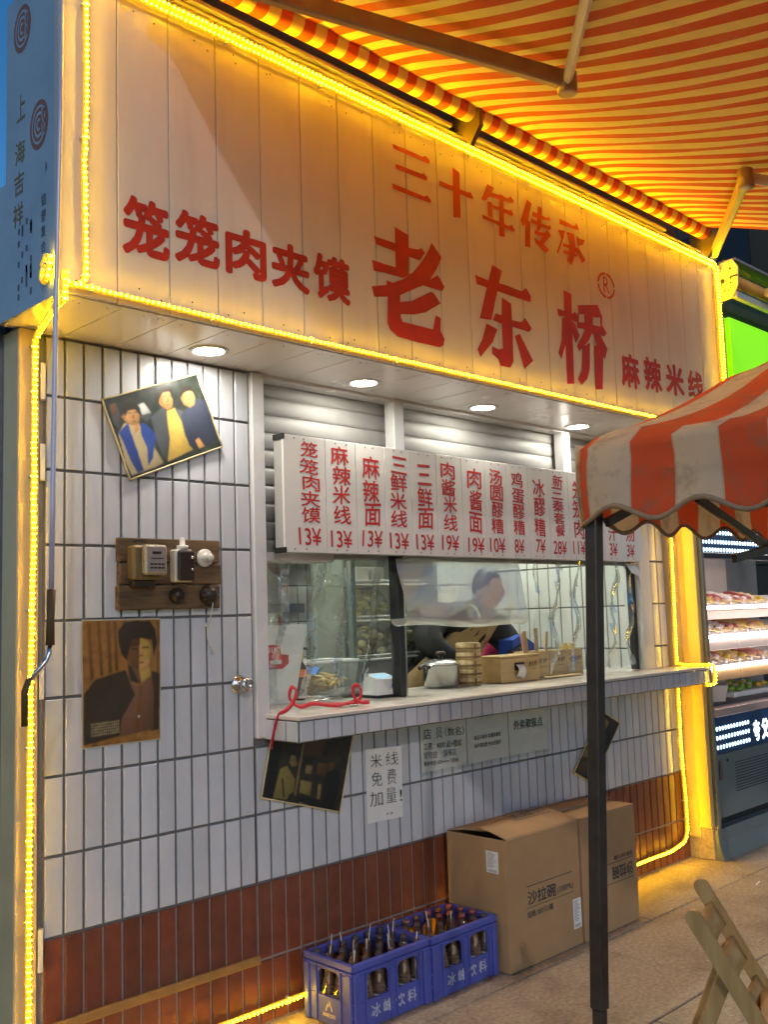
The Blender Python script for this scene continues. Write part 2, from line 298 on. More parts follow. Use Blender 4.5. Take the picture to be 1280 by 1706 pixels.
STROKES = {
 'LAO': [[(1.161,2.968),(1.237,2.954),(1.231,2.797),(1.158,2.784)],[(1.045,2.902),(1.16,2.902),(1.236,2.902),(1.29,2.908),(1.31,2.92),(1.331,2.904),(1.297,2.864),(1.159,2.868),(1.055,2.871)],[(1.031,2.804),(1.159,2.804),(1.238,2.795),(1.199,2.77),(1.102,2.768),(1.039,2.763)],[(1.372,2.957),(1.428,2.908),(1.396,2.852),(1.357,2.802),(1.289,2.755),(1.177,2.696),(1.107,2.676),(1.037,2.661),(1.024,2.699),(1.095,2.719),(1.137,2.737),(1.199,2.766),(1.253,2.805),(1.294,2.846),(1.336,2.898)],[(1.311,2.787),(1.356,2.8),(1.4,2.828),(1.44,2.785),(1.422,2.765),(1.309,2.764),(1.284,2.75)],[(1.105,2.741),(1.179,2.734),(1.176,2.666),(1.177,2.609),(1.186,2.592),(1.359,2.593),(1.379,2.655),(1.408,2.65),(1.405,2.596),(1.427,2.565),(1.419,2.539),(1.396,2.526),(1.273,2.524),(1.155,2.527),(1.115,2.547),(1.102,2.571),(1.108,2.672)],[(1.176,2.669),(1.238,2.685),(1.353,2.747),(1.372,2.746),(1.41,2.71),(1.318,2.655),(1.254,2.634),(1.169,2.619)]],
 'DONG': [[(1.638,2.883),(1.726,2.877),(1.839,2.883),(1.959,2.878),(1.992,2.902),(2.025,2.87),(2.02,2.84),(1.836,2.841),(1.785,2.843),(1.647,2.844)],[(1.756,2.955),(1.822,2.942),(1.785,2.844),(1.735,2.704),(1.657,2.697),(1.726,2.877)],[(1.813,2.82),(1.877,2.805),(1.879,2.676),(1.874,2.544),(1.85,2.513),(1.783,2.511),(1.768,2.538),(1.729,2.555),(1.731,2.588),(1.776,2.582),(1.805,2.592),(1.803,2.717)],[(1.763,2.739),(1.807,2.739),(1.879,2.731),(1.944,2.734),(1.972,2.759),(2.018,2.721),(1.999,2.699),(1.877,2.701),(1.8,2.7),(1.743,2.705)],[(1.699,2.683),(1.772,2.67),(1.736,2.607),(1.65,2.528),(1.633,2.558),(1.667,2.606)],[(1.927,2.679),(2.016,2.57),(1.948,2.522),(1.921,2.596),(1.891,2.662)]],
 'QIAO': [[(2.282,2.953),(2.344,2.948),(2.33,2.511),(2.272,2.502),(2.276,2.784)],[(2.222,2.854),(2.282,2.852),(2.345,2.85),(2.367,2.868),(2.394,2.839),(2.382,2.816),(2.274,2.825),(2.23,2.819)],[(2.259,2.816),(2.294,2.822),(2.278,2.696),(2.237,2.614),(2.215,2.639),(2.245,2.708)],[(2.333,2.821),(2.366,2.801),(2.396,2.753),(2.358,2.71),(2.337,2.76)],[(2.388,2.902),(2.564,2.939),(2.601,2.882),(2.515,2.868),(2.453,2.871),(2.396,2.86)],[(2.377,2.818),(2.439,2.826),(2.575,2.831),(2.587,2.848),(2.631,2.81),(2.608,2.788),(2.487,2.793),(2.426,2.794),(2.38,2.788)],[(2.443,2.872),(2.517,2.872),(2.512,2.819),(2.438,2.82)],[(2.58,2.884),(2.599,2.885),(2.591,2.837),(2.576,2.828)],[(2.384,2.864),(2.399,2.864),(2.392,2.818),(2.38,2.815)],[(2.446,2.798),(2.508,2.794),(2.467,2.741),(2.384,2.676),(2.365,2.7),(2.411,2.749)],[(2.412,2.702),(2.476,2.734),(2.464,2.603),(2.439,2.551),(2.384,2.511),(2.36,2.537),(2.396,2.586)],[(2.508,2.797),(2.575,2.785),(2.627,2.729),(2.599,2.67),(2.533,2.729)],[(2.512,2.728),(2.59,2.72),(2.565,2.517),(2.503,2.508)]],
 'SAN': [[(1.164,3.31),(1.337,3.31),(1.353,3.32),(1.381,3.309),(1.374,3.292),(1.171,3.292)],[(1.176,3.231),(1.328,3.234),(1.34,3.243),(1.362,3.229),(1.355,3.213),(1.179,3.212)],[(1.155,3.144),(1.341,3.142),(1.354,3.153),(1.382,3.135),(1.373,3.124),(1.158,3.123)]],
 'SHI': [[(1.521,3.324),(1.564,3.311),(1.56,3.112),(1.513,3.103)],[(1.432,3.239),(1.618,3.239),(1.629,3.247),(1.65,3.228),(1.641,3.216),(1.433,3.218)]],
 'NIAN': [[(1.747,3.317),(1.794,3.311),(1.732,3.234),(1.703,3.235)],[(1.759,3.285),(1.892,3.292),(1.908,3.307),(1.932,3.291),(1.922,3.276),(1.748,3.262)],[(1.773,3.23),(1.895,3.236),(1.908,3.245),(1.925,3.225),(1.912,3.214),(1.778,3.216)],[(1.702,3.165),(1.889,3.162),(1.909,3.175),(1.929,3.152),(1.919,3.144),(1.706,3.149)],[(1.828,3.293),(1.858,3.294),(1.852,3.102),(1.814,3.099)],[(1.742,3.237),(1.774,3.238),(1.772,3.167),(1.742,3.166)]],
 'CHUAN': [[(2.031,3.327),(2.066,3.316),(2.028,3.219),(1.991,3.189),(1.974,3.213)],[(2.011,3.231),(2.047,3.224),(2.038,3.1),(1.998,3.095)],[(2.069,3.28),(2.175,3.279),(2.196,3.289),(2.208,3.271),(2.174,3.265),(2.061,3.254)],[(2.053,3.242),(2.186,3.24),(2.2,3.249),(2.208,3.233),(2.191,3.222),(2.052,3.221)],[(2.109,3.32),(2.141,3.316),(2.127,3.212),(2.091,3.186)],[(2.076,3.194),(2.148,3.197),(2.177,3.221),(2.202,3.198),(2.123,3.128),(2.104,3.14),(2.133,3.176),(2.074,3.173)],[(2.066,3.157),(2.111,3.15),(2.183,3.126),(2.154,3.101),(2.077,3.133)]],
 'CHENG': [[(2.28,3.303),(2.4,3.296),(2.424,3.32),(2.439,3.285),(2.384,3.279),(2.278,3.277)],[(2.261,3.243),(2.318,3.253),(2.307,3.216),(2.251,3.121),(2.245,3.133),(2.285,3.202)],[(2.332,3.252),(2.396,3.256),(2.403,3.171),(2.36,3.092),(2.319,3.108),(2.342,3.131),(2.345,3.2)],[(2.298,3.188),(2.419,3.191),(2.418,3.175),(2.292,3.17)],[(2.299,3.154),(2.413,3.158),(2.412,3.144),(2.293,3.136)],[(2.41,3.251),(2.446,3.243),(2.483,3.248),(2.466,3.221),(2.42,3.201)],[(2.42,3.201),(2.481,3.146),(2.449,3.122),(2.403,3.171)]],
}
# ------------------------------------------------------------------ material palette
WHITE = M('white_tile', (.61, .63, .67), .15, ns=5, amt=.08, rand=.10, dirt=.34, dcol=(.36, .31, .25), ds=9., streak=.16, bump=.05, bs=9)
WHITE_IN = M('interior_tile', (.62, .63, .60), .2, ns=6, amt=.08, rand=.06)
RED_T = M('red_tile', (.215, .062, .034), .32, ns=12, amt=.30, rand=.20, dirt=.55, dcol=(.13, .085, .06), ds=8., streak=.3, bump=.08, bs=60)
GROUT = M('grey_grout', (.17, .165, .16), .9, ns=30, amt=.25)
GROUT_L = M('pale_grout', (.36, .30, .26), .9, ns=30, amt=.25)
BOARD = M('painted_board', (.74, .68, .61), .33, ns=2.2, amt=.06, rand=.05, dirt=.30, dcol=(.46, .37, .29), ds=10., streak=.12, bump=.03, bs=25)
GAP = M('dark_joint', (.05, .045, .04), .9)
SOFF = M('soffit_board', (.74, .70, .66), .22, ns=3, amt=.08, rand=.05, dirt=.2, dcol=(.45, .38, .32), ds=6, bump=.03, bs=20)
ALU = M('white_aluminium', (.68, .68, .68), .38, ns=8, amt=.08, dirt=.2, dcol=(.35, .32, .28), ds=7)
CREAMP = M('cream_paint', (.64, .50, .26), .45, ns=5, amt=.12, dirt=.25, dcol=(.30, .24, .16), ds=4)
GREYP = M('grey_paint', (.22, .21, .20), .55, ns=5, amt=.2)
STEEL = M('steel', (.62, .61, .58), .22, 1., ns=12, amt=.15)
SHUT = M('galvanised_slat', (.33, .33, .315), .55, .2, ns=10, amt=.12)
BLACK = M('black_metal', (.025, .024, .023), .42, ns=12, amt=.3)
SIGNRED = M('sign_red', (.50, .030, .018), .5, ns=14, amt=.22, dirt=.2, dcol=(.30, .03, .02), ds=9)
INK = M('black_ink', (.02, .02, .022), .7)
PAPER = M('paper', (.78, .77, .75), .75, ns=14, amt=.05)
CARD = M('cardboard', (.42, .265, .13), .85, ns=5, amt=.13, dirt=.25, dcol=(.26, .16, .08), ds=4, bump=.08, bs=70)
CARDIN = M('cardboard_inside', (.34, .22, .12), .9, ns=9, amt=.2)
FILM = M('protective_film', (.33, .45, .56), .35, ns=4, amt=.12, dirt=.4, dcol=(.20, .28, .33), ds=5)
FILMB = M('film_brown_print', (.26, .11, .06), .5)
FILMK = M('film_grey_print', (.10, .12, .15), .5)
LED = M('rope_plastic', (.9, .6, .1), .3, emit=(1., .50, .0), es=.36)
BEAD = M('rope_bead', (1, .8, .2), .3, emit=(1., .56, .0038), es=93.)
LAMP = M('downlight_lens', (1, 1, 1), .3, emit=(1., .93, .82), es=82.)
CLEAR = M_clear('clear_plastic', haze=.06, gloss=.10, rough=.05, wr=1.)
CLEAR3 = M_clear('clear_plastic_roll', tint=(.86, .89, .85), haze=.42, gloss=.035, rough=.05)
CLEAR2 = M_clear('clear_plastic_thick', tint=(.86, .89, .85), haze=.12, gloss=.06, rough=.07, wr=.05)
GLASSB = M_clear('bottle_glass', tint=(.86, .66, .50), haze=.06, gloss=.12, rough=.05)
CONC = M('paving_concrete', (.45, .37, .27), .78, ns=60, amt=.5, rand=.12, dirt=.7, dcol=(.13, .10, .07), ds=3.2, bump=.6, bs=110)
CONCB = M('paving_joint', (.09, .075, .06), .95, ns=20, amt=.3)

LED.cycles.emission_sampling = 'NONE'
# ------------------------------------------------------------------ ground
g = MB(); g.box(-60, 60, -60, 60, -.4, -.010)
ground = g.build('ground', CONCB, kind='structure')
def slab_mesh(w, h):
    m = MB(); m.obox(Vector((0, 0, -.02)), Vector((1, 0, 0)), Vector((0, 1, 0)), Vector((0, 0, 1)), w/2, h/2, .02, .004); return m.mesh('paving_slab', CONC, (0, 0, 0))
sm = slab_mesh(.994, .594)
for j in range(-8, 1):
    for i in range(-3, 8):
        x = i*1.0 + (.5 if j % 2 else 0); y = j*.6 - .13
        o = link('paving_slab', sm, (x+.22, y, random.uniform(-.0025, .0005)), ground)
        o.rotation_euler = (random.uniform(-.002, .002), random.uniform(-.002, .002), 0)

# ------------------------------------------------------------------ stall
stall = thing('food_stall', (1.85, .6, 0), 'white tiled street food stall with red skirting, service window and boarded sign fascia', 'food stall')
PX = .068; ZR = [0.004, .228, .5, .744, .988, 1.233, 1.477, 1.721, 1.965, 2.209, 2.408]
_tm = {}
def tile_mesh(w, h, mat, t=.008, ax='y'):
    k = (round(w, 4), round(h, 4), mat.name, t, ax)
    if k not in _tm:
        m = MB(); b = .0022
        if ax == 'y': A, B, N = Vector((1, 0, 0)), Vector((0, 0, 1)), Vector((0, -1, 0))
        else: A, B, N = Vector((0, -1, 0)), Vector((0, 0, 1)), Vector((-1, 0, 0))
        q = [(-w/2, -h/2), (w/2, -h/2), (w/2, h/2), (-w/2, h/2)]; q2 = [(a-math.copysign(b, a), c-math.copysign(b, c)) for a, c in q]
        vs = [A*a+B*c for a, c in q] + [A*a+B*c+N*(t-b) for a, c in q] + [A*a+B*c+N*t for a, c in q2]
        fs = [(8, 9, 10, 11)] + [(i, (i+1) % 4, (i+1) % 4+4, i+4) for i in range(4)] + [(i+4, (i+1) % 4+4, (i+1) % 4+8, i+8) for i in range(4)]
        m.add(vs, fs); _tm[k] = m.mesh('tile', mat, (0, 0, 0))
    return _tm[k]
def tile_at(x0, x1, z0, z1, mat, parent, y=0., g=.0095, t=.008):
    me = tile_mesh(x1-x0-g, z1-z0-g, mat, t)
    o = link('tile', me, ((x0+x1)/2 + random.uniform(-.0006, .0006), y, (z0+z1)/2 + random.uniform(-.0006, .0006)), parent)
    o.rotation_euler = (random.uniform(-.006, .006), 0, random.uniform(-.008, .008)); return o
# door
d = MB(); d.box(-.072, .748, 0, .035, .49, 2.41); d.box(-.072, .748, .0, .035, .003, .49, mi=1)
door = d.build('door', [GROUT, GROUT_L], stall)
for i in range(-1, 11):
    for r in range(10):
        tile_at(i*PX, (i+1)*PX, ZR[r], ZR[r+1], RED_T if r < 2 else WHITE, door)
k = MB(); k.lathe((.679, -.008, 1.225), [(.034, 0), (.034, .004), (.026, .010), (.012, .014), (.012, .030), (.024, .036), (.027, .048), (.024, .060), (.012, .064), (.011, .060)], 20, axis=(0, -1, 0))
k.build('door_knob', STEEL, door)
for z0, z1 in ((2.189, 2.307), (1.925, 2.042), (1.234, 1.336), (.417, .540)):
    h = MB(); zm = (z0+z1)/2
    h.tube([(-.079, -.014, z0), (-.079, -.014, zm-.002)], .008, 8); h.tube([(-.079, -.014, zm+.002), (-.079, -.014, z1)], .008, 8); h.box(-.096, -.08, -.032, -.0305, z0, z1)
    h.build('hinge', ALU, door)
h = MB(); h.box(-.068, .749, -.022, -.0085, .222, .252, .002); h.build('kick_bar', M('brass_trim', (.45, .27, .10), .38, .5, ns=20, amt=.2), door)
# counter wall
w = MB(); w.box(.752, 3.885, .0, .08, .49, 1.02); w.box(.752, 3.885, .0, .08, .0, .49, mi=1)
wall = w.build('counter_wall', [GROUT, GROUT_L], stall)
RZ = [0.004, .228, .5, .744, .988, 1.018]
for i in range(11, 57):
    for r in range(4):
        tile_at(i*PX + (.004 if i == 11 else 0), (i+1)*PX, RZ[r], RZ[r+1], RED_T if r < 2 else WHITE, wall)
# jambs
MB().box(.752, .812, -.022, .10, 1.02, 2.41, .004).build('door_jamb', ALU, stall)
MB().box(3.485, 3.598, -.015, .10, 1.10, 2.41, .004).build('window_jamb', ALU, stall)
pr_ = MB().box(3.60, 3.765, .0, .06, 1.02, 2.41).build('tiled_pier', GROUT, stall)
for i in range(2):
    for r in range(4, 10): tile_at(3.606+i*.079, 3.606+(i+1)*.079, max(1.1, ZR[r]), ZR[r+1], WHITE, pr_)
# left post, side wall, right partition
MB().box(-.170, -.098, -.030, .08, 0, 2.412, .004).build('corner_post', CREAMP, stall)
MB().box(-.098, -.0745, -.004, .08, 0, 2.41).build('door_stop', GREYP, stall)
s_ = MB().box(-.168, -.15, .08, 1.4, 0, 2.44)
for i in range(8): s_.box(-.176, -.168, .10+i*.16, .13+i*.16, 0, 2.43)
s_.build('side_wall', GREYP, stall)
YELLIT = M('partition_rope_lit', (.70, .50, .16), .42, ns=6, amt=.1, dirt=.2, dcol=(.36, .25, .08), ds=6)  # amber glow of the nearby rope light put into this face's base colour
MB().box(3.772, 3.885, -.035, .06, 1.10, 2.41, .004).build('light_post', CREAMP, stall)
MB().box(3.880, 3.91, -.075, .0, .12, 2.41, .004).build('partition', CREAMP, stall)
MB().box(3.865, 3.905, -.155, -.078, .18, 2.41, .004).build('partition', YELLIT, stall)
MB().box(3.89, 3.95, -.15, .06, 0, .178, .004).build('partition_foot', CONC, stall)
# fascia
fb = MB().box(-.222, 3.83, -.408, -.36, 2.417, 3.465); fascia = fb.build('fascia', GAP, stall)
FX = [-.225, -.037] + [-.037+.182*i for i in range(1, 22)]; FX = [x for x in FX if x < 3.80] + [3.832]
for a, b in zip(FX[:-1], FX[1:]):
    m = MB(); m.box(a+.0016, b-.0016, -.4205, -.4085, 2.416, 3.466, .0015); m.build('board', BOARD, fascia)
m = MB(); m.box(-.2285, -.2252, -.424, -.396, 2.412, 3.47, .001); m.box(-.225, 3.84, -.43, -.30, 3.468, 3.478, .001); m.box(3.834, 3.842, -.424, -.30, 2.416, 3.466, .001)
m.build('edge_trim', M('trim_metal', (.62, .56, .50), .35, .3, ns=9, amt=.1), fascia)
rv = MB()
for a, b in zip(FX[:-1], FX[1:]):
    for z in (2.452, 2.47, 3.36, 3.375):
        rv.sphere(((a+b)/2+random.uniform(-.07, .07), -.4215, z+random.uniform(-.01, .01)), .0032, .0015, .0032, 6, 4)
rv.build('rivets', M('rivet_dark', (.10, .08, .06), .5, .5), fascia, kind='stuff')
for k_, polys in STROKES.items():
    m = MB()
    for n_, P_ in enumerate(polys):
        m.poly([(x, -.4216-.00025*n_, z) for x, z in P_])
    m.build('lettering', SIGNRED, fascia)
LONG = [('笼', -.018, .141, 2.582, 2.765), ('笼', .165, .331, 2.600, 2.770), ('肉', .360, .523, 2.605, 2.765), ('夹', .550, .715, 2.600, 2.762), ('馍', .740, .911, 2.600, 2.765),
        ('麻', 2.750, 2.915, 2.565, 2.735), ('辣', 2.967, 3.135, 2.575, 2.750), ('米', 3.184, 3.370, 2.585, 2.750), ('线', 3.420, 3.585, 2.590, 2.748)]
for ch, x0, x1, z0, z1 in LONG:
    m = MB(); put_text(m, ch, (x0-.004, -.4218, z0-.004), (x1-x0+.008, 0, 0), (0, 0, z1-z0+.008), .034); m.build('lettering', SIGNRED, fascia)
m = MB(); put_text(m, 'R', (2.627, -.4218, 3.018), (.052, 0, 0), (0, 0, .082), .004); m.build('lettering', SIGNRED, fascia); m = MB()
for a0 in range(0, 360, 90):
    P_ = [(a0+4+i*82/8) for i in range(9)]
    o_ = [(2.653+.078*math.cos(math.radians(a)), -.4218, 3.056+.067*math.sin(math.radians(a))) for a in P_]; i_ = [(2.653+.064*math.cos(math.radians(a)), -.4218, 3.056+.054*math.sin(math.radians(a))) for a in P_]
    m.add(o_+i_, [(j, j+1, j+10, j+9) for j in range(8)])
m.build('lettering_ring', SIGNRED, fascia)
# side of the fascia box: panel still in its printed protective film
sp = MB(); sp.prism([(-.418, 2.408), (-.418, 3.455), (-.055, 3.455), (-.055, 2.86), (.45, 2.86), (.45, 2.42)], (-.2255, 0, 0), (0, 1, 0), (0, 0, 1), (.012, 0, 0))
side = sp.build('film_panel', FILM, stall)
xs_ = -.2262
for cy, cz in ((-.292, 2.965), (-.170, 3.33)):
    m = MB()
    def ring(r0, r1, a0, a1, sy=.062, sz=.078):
        A_ = [math.radians(a0+(a1-a0)*i/20) for i in range(21)]
        vs = [(xs_, cy-sy*r0*math.cos(a), cz+sz*r0*math.sin(a)) for a in A_]+[(xs_, cy-sy*r1*math.cos(a), cz+sz*r1*math.sin(a)) for a in A_]
        m.add(vs, [(i, i+1, i+22, i+21) for i in range(20)])
    ring(.001, 1., 0, 360); lg = m.build('printed_logo', FILMB, side)
    xs_ -= .0004; m = MB(); ring(.68, .78, 30, 330); ring(.40, .52, 40, 300); ring(.14, .26, 60, 300)
    for dy in (.30, .56): m.add([(xs_, cy-.062*dy, cz-.045), (xs_, cy-.062*(dy+.09), cz-.045), (xs_, cy-.062*(dy+.09), cz+.045), (xs_, cy-.062*dy, cz+.045)], [(0, 1, 2, 3)])
    m.add([(xs_, cy-.020, cz-.006), (xs_, cy-.04, cz-.006), (xs_, cy-.04, cz+.006), (xs_, cy-.020, cz+.006)], [(0, 1, 2, 3)]); m.build('logo_mark', FILM, side); xs_ += .0004
m = MB(); put_text(m, '上', (xs_, -.135, 3.03), (0, -.06, 0), (0, 0, .085), .01)
for i, ch in enumerate('海吉祥'): put_text(m, ch, (xs_, -.125+.005*i, 2.97-.10*(i+1)+.02), (0, -.07, 0), (0, 0, .075), .012)
m.build('printed_lettering', M('film_gold_print', (.22, .16, .06), .5), side)
m = MB(); put_text(m, '84', (xs_, -.335, 2.80), (0, -.012, 0), (0, 0, .03))
for i, ch in enumerate('铝塑复合板'): put_text(m, ch, (xs_, -.31, 2.70-.048*i), (0, -.03, 0), (0, 0, .036), .008)
for q in range(26):
    y_ = random.choice((-.235, -.205, -.175, -.15)); z_ = random.uniform(2.44, 2.68); m.add([(xs_, y_, z_), (xs_, y_-.013, z_), (xs_, y_-.013, z_+.02), (xs_, y_, z_+.02)], [(0, 1, 2, 3)])
m.build('printed_lettering', FILMK, side, kind='stuff')
# roof of the box and of the stall
MB().box(-.2, 3.83, -.36, -.05, 3.42, 3.46).build('box_roof', GREYP, stall)
MB().box(-.16, 3.9, .0, 1.4, 2.43, 2.47).build('roof', GREYP, stall)
MB().box(-.2, 3.83, -.05, -.03, 2.43, 3.46).build('box_back', GREYP, stall)
# soffit
sb = MB().box(-.215, 3.83, -.405, .0, 2.424, 2.43); soffit = sb.build('soffit', GAP, stall)
SX = [-.213, -.010] + [-.010+.192*i for i in range(1, 21)]; SX = [x for x in SX if x < 3.8]+[3.83]
for a, b in zip(SX[:-1], SX[1:]):
    m = MB(); m.box(a+.0016, b-.0016, -.406, -.002, 2.413, 2.4235, .0012); m.build('board', SOFF, soffit)
rv = MB()
for a, b in zip(SX[:-1], SX[1:]):
    for q in range(3): rv.sphere((random.uniform(a+.02, b-.02), random.choice((-.37, -.36, -.05)), 2.4125), .003, .003, .0012, 6, 4)
rv.build('rivets', MATS['rivet_dark'], soffit, kind='stuff')
# roller shutter and posts over the window
sh = MB().box(.815, 3.485, .085, .10, 1.70, 2.41).build('shutter', GREYP, stall)
z = 1.70; i = 0
while z < 2.40:
    hgt = .072
    m = MB(); prof = [(.085, 0), (.082, .002), (.0775, .012), (.0765, .036), (.078, .058), (.082, .0695), (.085, .0712)]
    m.grid([[(x, y_, z+zz) for x in (.816, 3.484)] for y_, zz in prof]); m.build('slat', SHUT, sh); z += hgt
for x in (1.572, 2.844): MB().box(x-.032, x+.032, -.005, .056, 1.72, 2.412, .004).build('post', ALU, stall)
MB().box(1.548, 1.584, .012, .07, 1.11, 1.72, .003).build('mullion', BLACK, stall)
MB().box(1.584, 1.600, .02, .06, 1.11, 1.72, .002).build('mullion_trim', STEEL, stall)
MB().box(3.455, 3.484, .02, .06, 1.11, 1.72, .002).build('mullion', BLACK, stall)
MB().box(.813, 1.2, .03, .16, 1.685, 1.72, .004).build('shutter_rail', ALU, stall)
# interior
rear = MB().box(-.15, 3.62, 1.30, 1.36, 0, 2.42).build('rear_wall', GROUT, stall)
for i in range(17, 52):
    for z0, z1 in ((.99, 1.24), (1.24, 1.44), (1.44, 1.64), (1.64, 1.9)):
        tile_at(i*.07, (i+1)*.07, z0, z1, WHITE_IN, rear, y=1.30, g=.007)
rw = MB().box(3.60, 3.66, .08, 1.30, 0, 2.42).build('inner_wall', GROUT, stall)
for i in range(1, 15):
    for z0, z1 in ((.95, 1.22), (1.22, 1.47), (1.47, 1.72), (1.72, 1.97)):
        me = tile_mesh(.075, z1-z0-.009, WHITE_IN, .008, 'x'); link('tile', me, (3.60, .085+i*.083, (z0+z1)/2), rw)
MB().box(-.15, 3.6, .0, 1.30, 2.40, 2.43).build('ceiling', SOFF, stall)
MB().box(-.15, 3.6, .08, 1.30, .0, .02).build('inner_floor', CONC, stall)
# ------------------------------------------------------------------ counter
MARB = M('pale_marble', (.70, .66, .60), .18, ns=7, amt=.12, dirt=.25, dcol=(.45, .40, .34), ds=5)
counter = thing('serving_counter', (2.3, 0, 1.0), 'long serving counter with pale marble top and white tiled edge', 'counter')
MB().box(.790, 3.842, -.222, .36, 1.092, 1.107, .003).build('counter_top', MARB, counter)
cb = MB().box(.795, 3.838, -.208, .0, 1.012, 1.0915); cb.box(.86, 3.45, .0, .35, 1.05, 1.0915); cbo = cb.build('counter_body', GROUT, counter)
for i in range(45):
    x0 = .797+i*.0676; tile_at(x0, x0+.0676, 1.013, 1.0905, WHITE, cbo, y=-.208, g=.007)
for i in range(3):
    me = tile_mesh(.060, .0705, WHITE, .008, 'x'); link('tile', me, (.795, -.175+i*.068, 1.0518), cbo)
# ------------------------------------------------------------------ menu board
MENUW = M('menu_white', (.78, .77, .73), .35, ns=6, amt=.06, rand=.03)
PEN = M('red_marker', (.58, .035, .03), .45, ns=30, amt=.25)
menu = thing('menu_board', (2.1, -.08, 1.71), 'white menu board with red handwritten dishes and prices above the window', 'menu board')
MB().box(.848, 3.395, -.078, -.03, 1.712, 2.166).build('case', M('case_grey', (.42, .42, .41), .5), menu)
MX = [.845, 1.058, 1.222, 1.387, 1.548, 1.709, 1.878, 2.045, 2.205, 2.372, 2.540, 2.708, 2.871, 3.03, 3.192, 3.397]
COLS = [('笼笼肉夹馍', '13¥', .976, 2.147), ('麻辣米线', '13¥', 1.139, 2.145), ('麻辣面', '13¥', 1.306, 2.122), ('三鲜米线', '13¥', 1.468, 2.135), ('三鲜面', '13¥', 1.628, 2.112), ('肉酱米线', '19¥', 1.790, 2.140), ('肉酱面', '19¥', 1.967, 2.125),
        ('汤圆醪糟', '10¥', 2.123, 2.133), ('鸡蛋醪糟', '8¥', 2.288, 2.130), ('冰醪糟', '7¥', 2.456, 2.112), ('新三秦套餐', '28¥', 2.618, 2.142), ('笼笼肉', '11¥', 2.792, 2.125), ('面', '4¥', 2.950, 1.90), ('汁', '3¥', 3.108, 1.90), ('汤', '3¥', 3.277, 1.90)]
rng = random.Random(3)
for i, (dish, price, cx, zt) in enumerate(COLS):
    a, b = MX[i], MX[i+1]
    p_ = MB().box(a+.0012, b-.0012, -.0905, -.0785, 1.712, 2.167, .001).build('panel', MENUW, menu)
    m = MB(); n = len(dish); zb = 1.822; hh = (zt-zb)/n if n > 1 else .085
    for j, ch in enumerate(dish):
        wch = rng.uniform(.084, .102); sk = rng.uniform(-.008, .004); x0 = cx-wch/2+rng.uniform(-.006, .006); z0 = zt-(j+1)*hh+.004
        put_text(m, ch, (x0, -.0913, z0), (wch, 0, sk), (rng.uniform(-.006, .006), 0, hh*.95), .014)
    wp = .038*len(price); put_text(m, price, (cx-wp/2-.004, -.0913, 1.738+rng.uniform(-.004, .006)), (wp, 0, -.004), (rng.uniform(-.004, .006), 0, .070), .010)
    m.build('lettering', PEN, menu)
sc_ = MB()
for i in range(15):
    for q in range(2):
        for z in (1.724, 2.155): sc_.sphere((MX[i]+.05+.06*q+rng.uniform(-.01, .01), -.0908, z), .0032, .0014, .0032, 6, 4)
sc_.build('screws', BLACK, menu, kind='stuff')
for z in (1.709, 2.148): MB().box(.842, .852, -.092, -.03, z, z+.021).build('end_cap', BLACK, menu)
# ------------------------------------------------------------------ downlights
DL = [(.463, -.162), (1.235, -.14), (2.019, -.12), (2.807, -.105)]
DLL = ['round lit downlight in the soffit above the three-figure poster', 'round lit downlight in the soffit, second from the door', 'round lit downlight in the soffit, third from the door', 'round lit downlight in the soffit nearest the striped canopy']
for (x, y), lb in zip(DL, DLL):
    t = thing('downlight', (x, y, 2.41), lb, 'downlight', 'downlights in the soffit')
    m = MB(); m.lathe((x, y, 2.4128), [(.071, 0), (.070, -.004), (.056, -.0055), (.052, -.001), (.052, .0)], 28, cap=False); m.build('trim_ring', ALU, t)
    m = MB(); m.lathe((x, y, 2.4118), [(.0001, -.0025), (.030, -.0022), (.0515, -.0005)], 24, cap=False); m.build('lens', LAMP, t)
# ------------------------------------------------------------------ rope lights
def resample(pts, d):
    pts = [Vector(p) for p in pts]; out = [pts[0]]; acc = 0
    for a, b in zip(pts[:-1], pts[1:]):
        L_ = (b-a).length; s = d-acc
        while s <= L_: out.append(a+(b-a)*(s/L_)); s += d
        acc = L_-(s-d)
    return out
def rope(pts, label, r=.0085, sp=.0182, wob=.0012, off=.0068, br=.0062):
    P_ = resample(pts, sp/2); q = [p+Vector((random.uniform(-wob, wob), random.uniform(-wob*.4, wob*.2), random.uniform(-wob, wob))) for p in P_]
    t = thing('rope_light', min(q, key=lambda v: v.z), label, 'rope light', 'amber rope lights along the stall edges')
    MB().tube(q[::2]+[q[-1]], r, 9).build('tube', LED, t)
    m = MB()
    for i in range(1, len(q)-1, 2): m.octa(q[i]+Vector((0, -off, 0)), q[i+1]-q[i-1], br, .0062)
    m.build('bulbs', BEAD, t, kind='stuff')
    m = MB()
    for i in range(9, len(q)-2, 46):
        d = (q[i+1]-q[i-1]).normalized(); m.obox(q[i]+Vector((0, .004, 0)), d, Vector((0, 1, 0)), d.cross(Vector((0, 1, 0))), .0035, .010, .0125, .001)
    if m.v: m.build('clips', ALU, t, kind='stuff')
def arc(c, r, a0, a1, ax, n=8):
    c = Vector(c); U, V = ax; return [c+Vector(U)*(r*math.cos(math.radians(a0+(a1-a0)*i/n)))+Vector(V)*(r*math.sin(math.radians(a0+(a1-a0)*i/n))) for i in range(n+1)]
yF = -.441; XZ = ((1, 0, 0), (0, 0, 1))
rope([(-.15, yF, 3.428), (3.76, yF, 3.430)]+arc((3.76, yF, 3.38), .05, 90, 0, XZ)+[(3.812, yF, 3.2), (3.806, yF, 2.45)], 'upper strand of amber rope light along the top and right edge of the sign fascia')
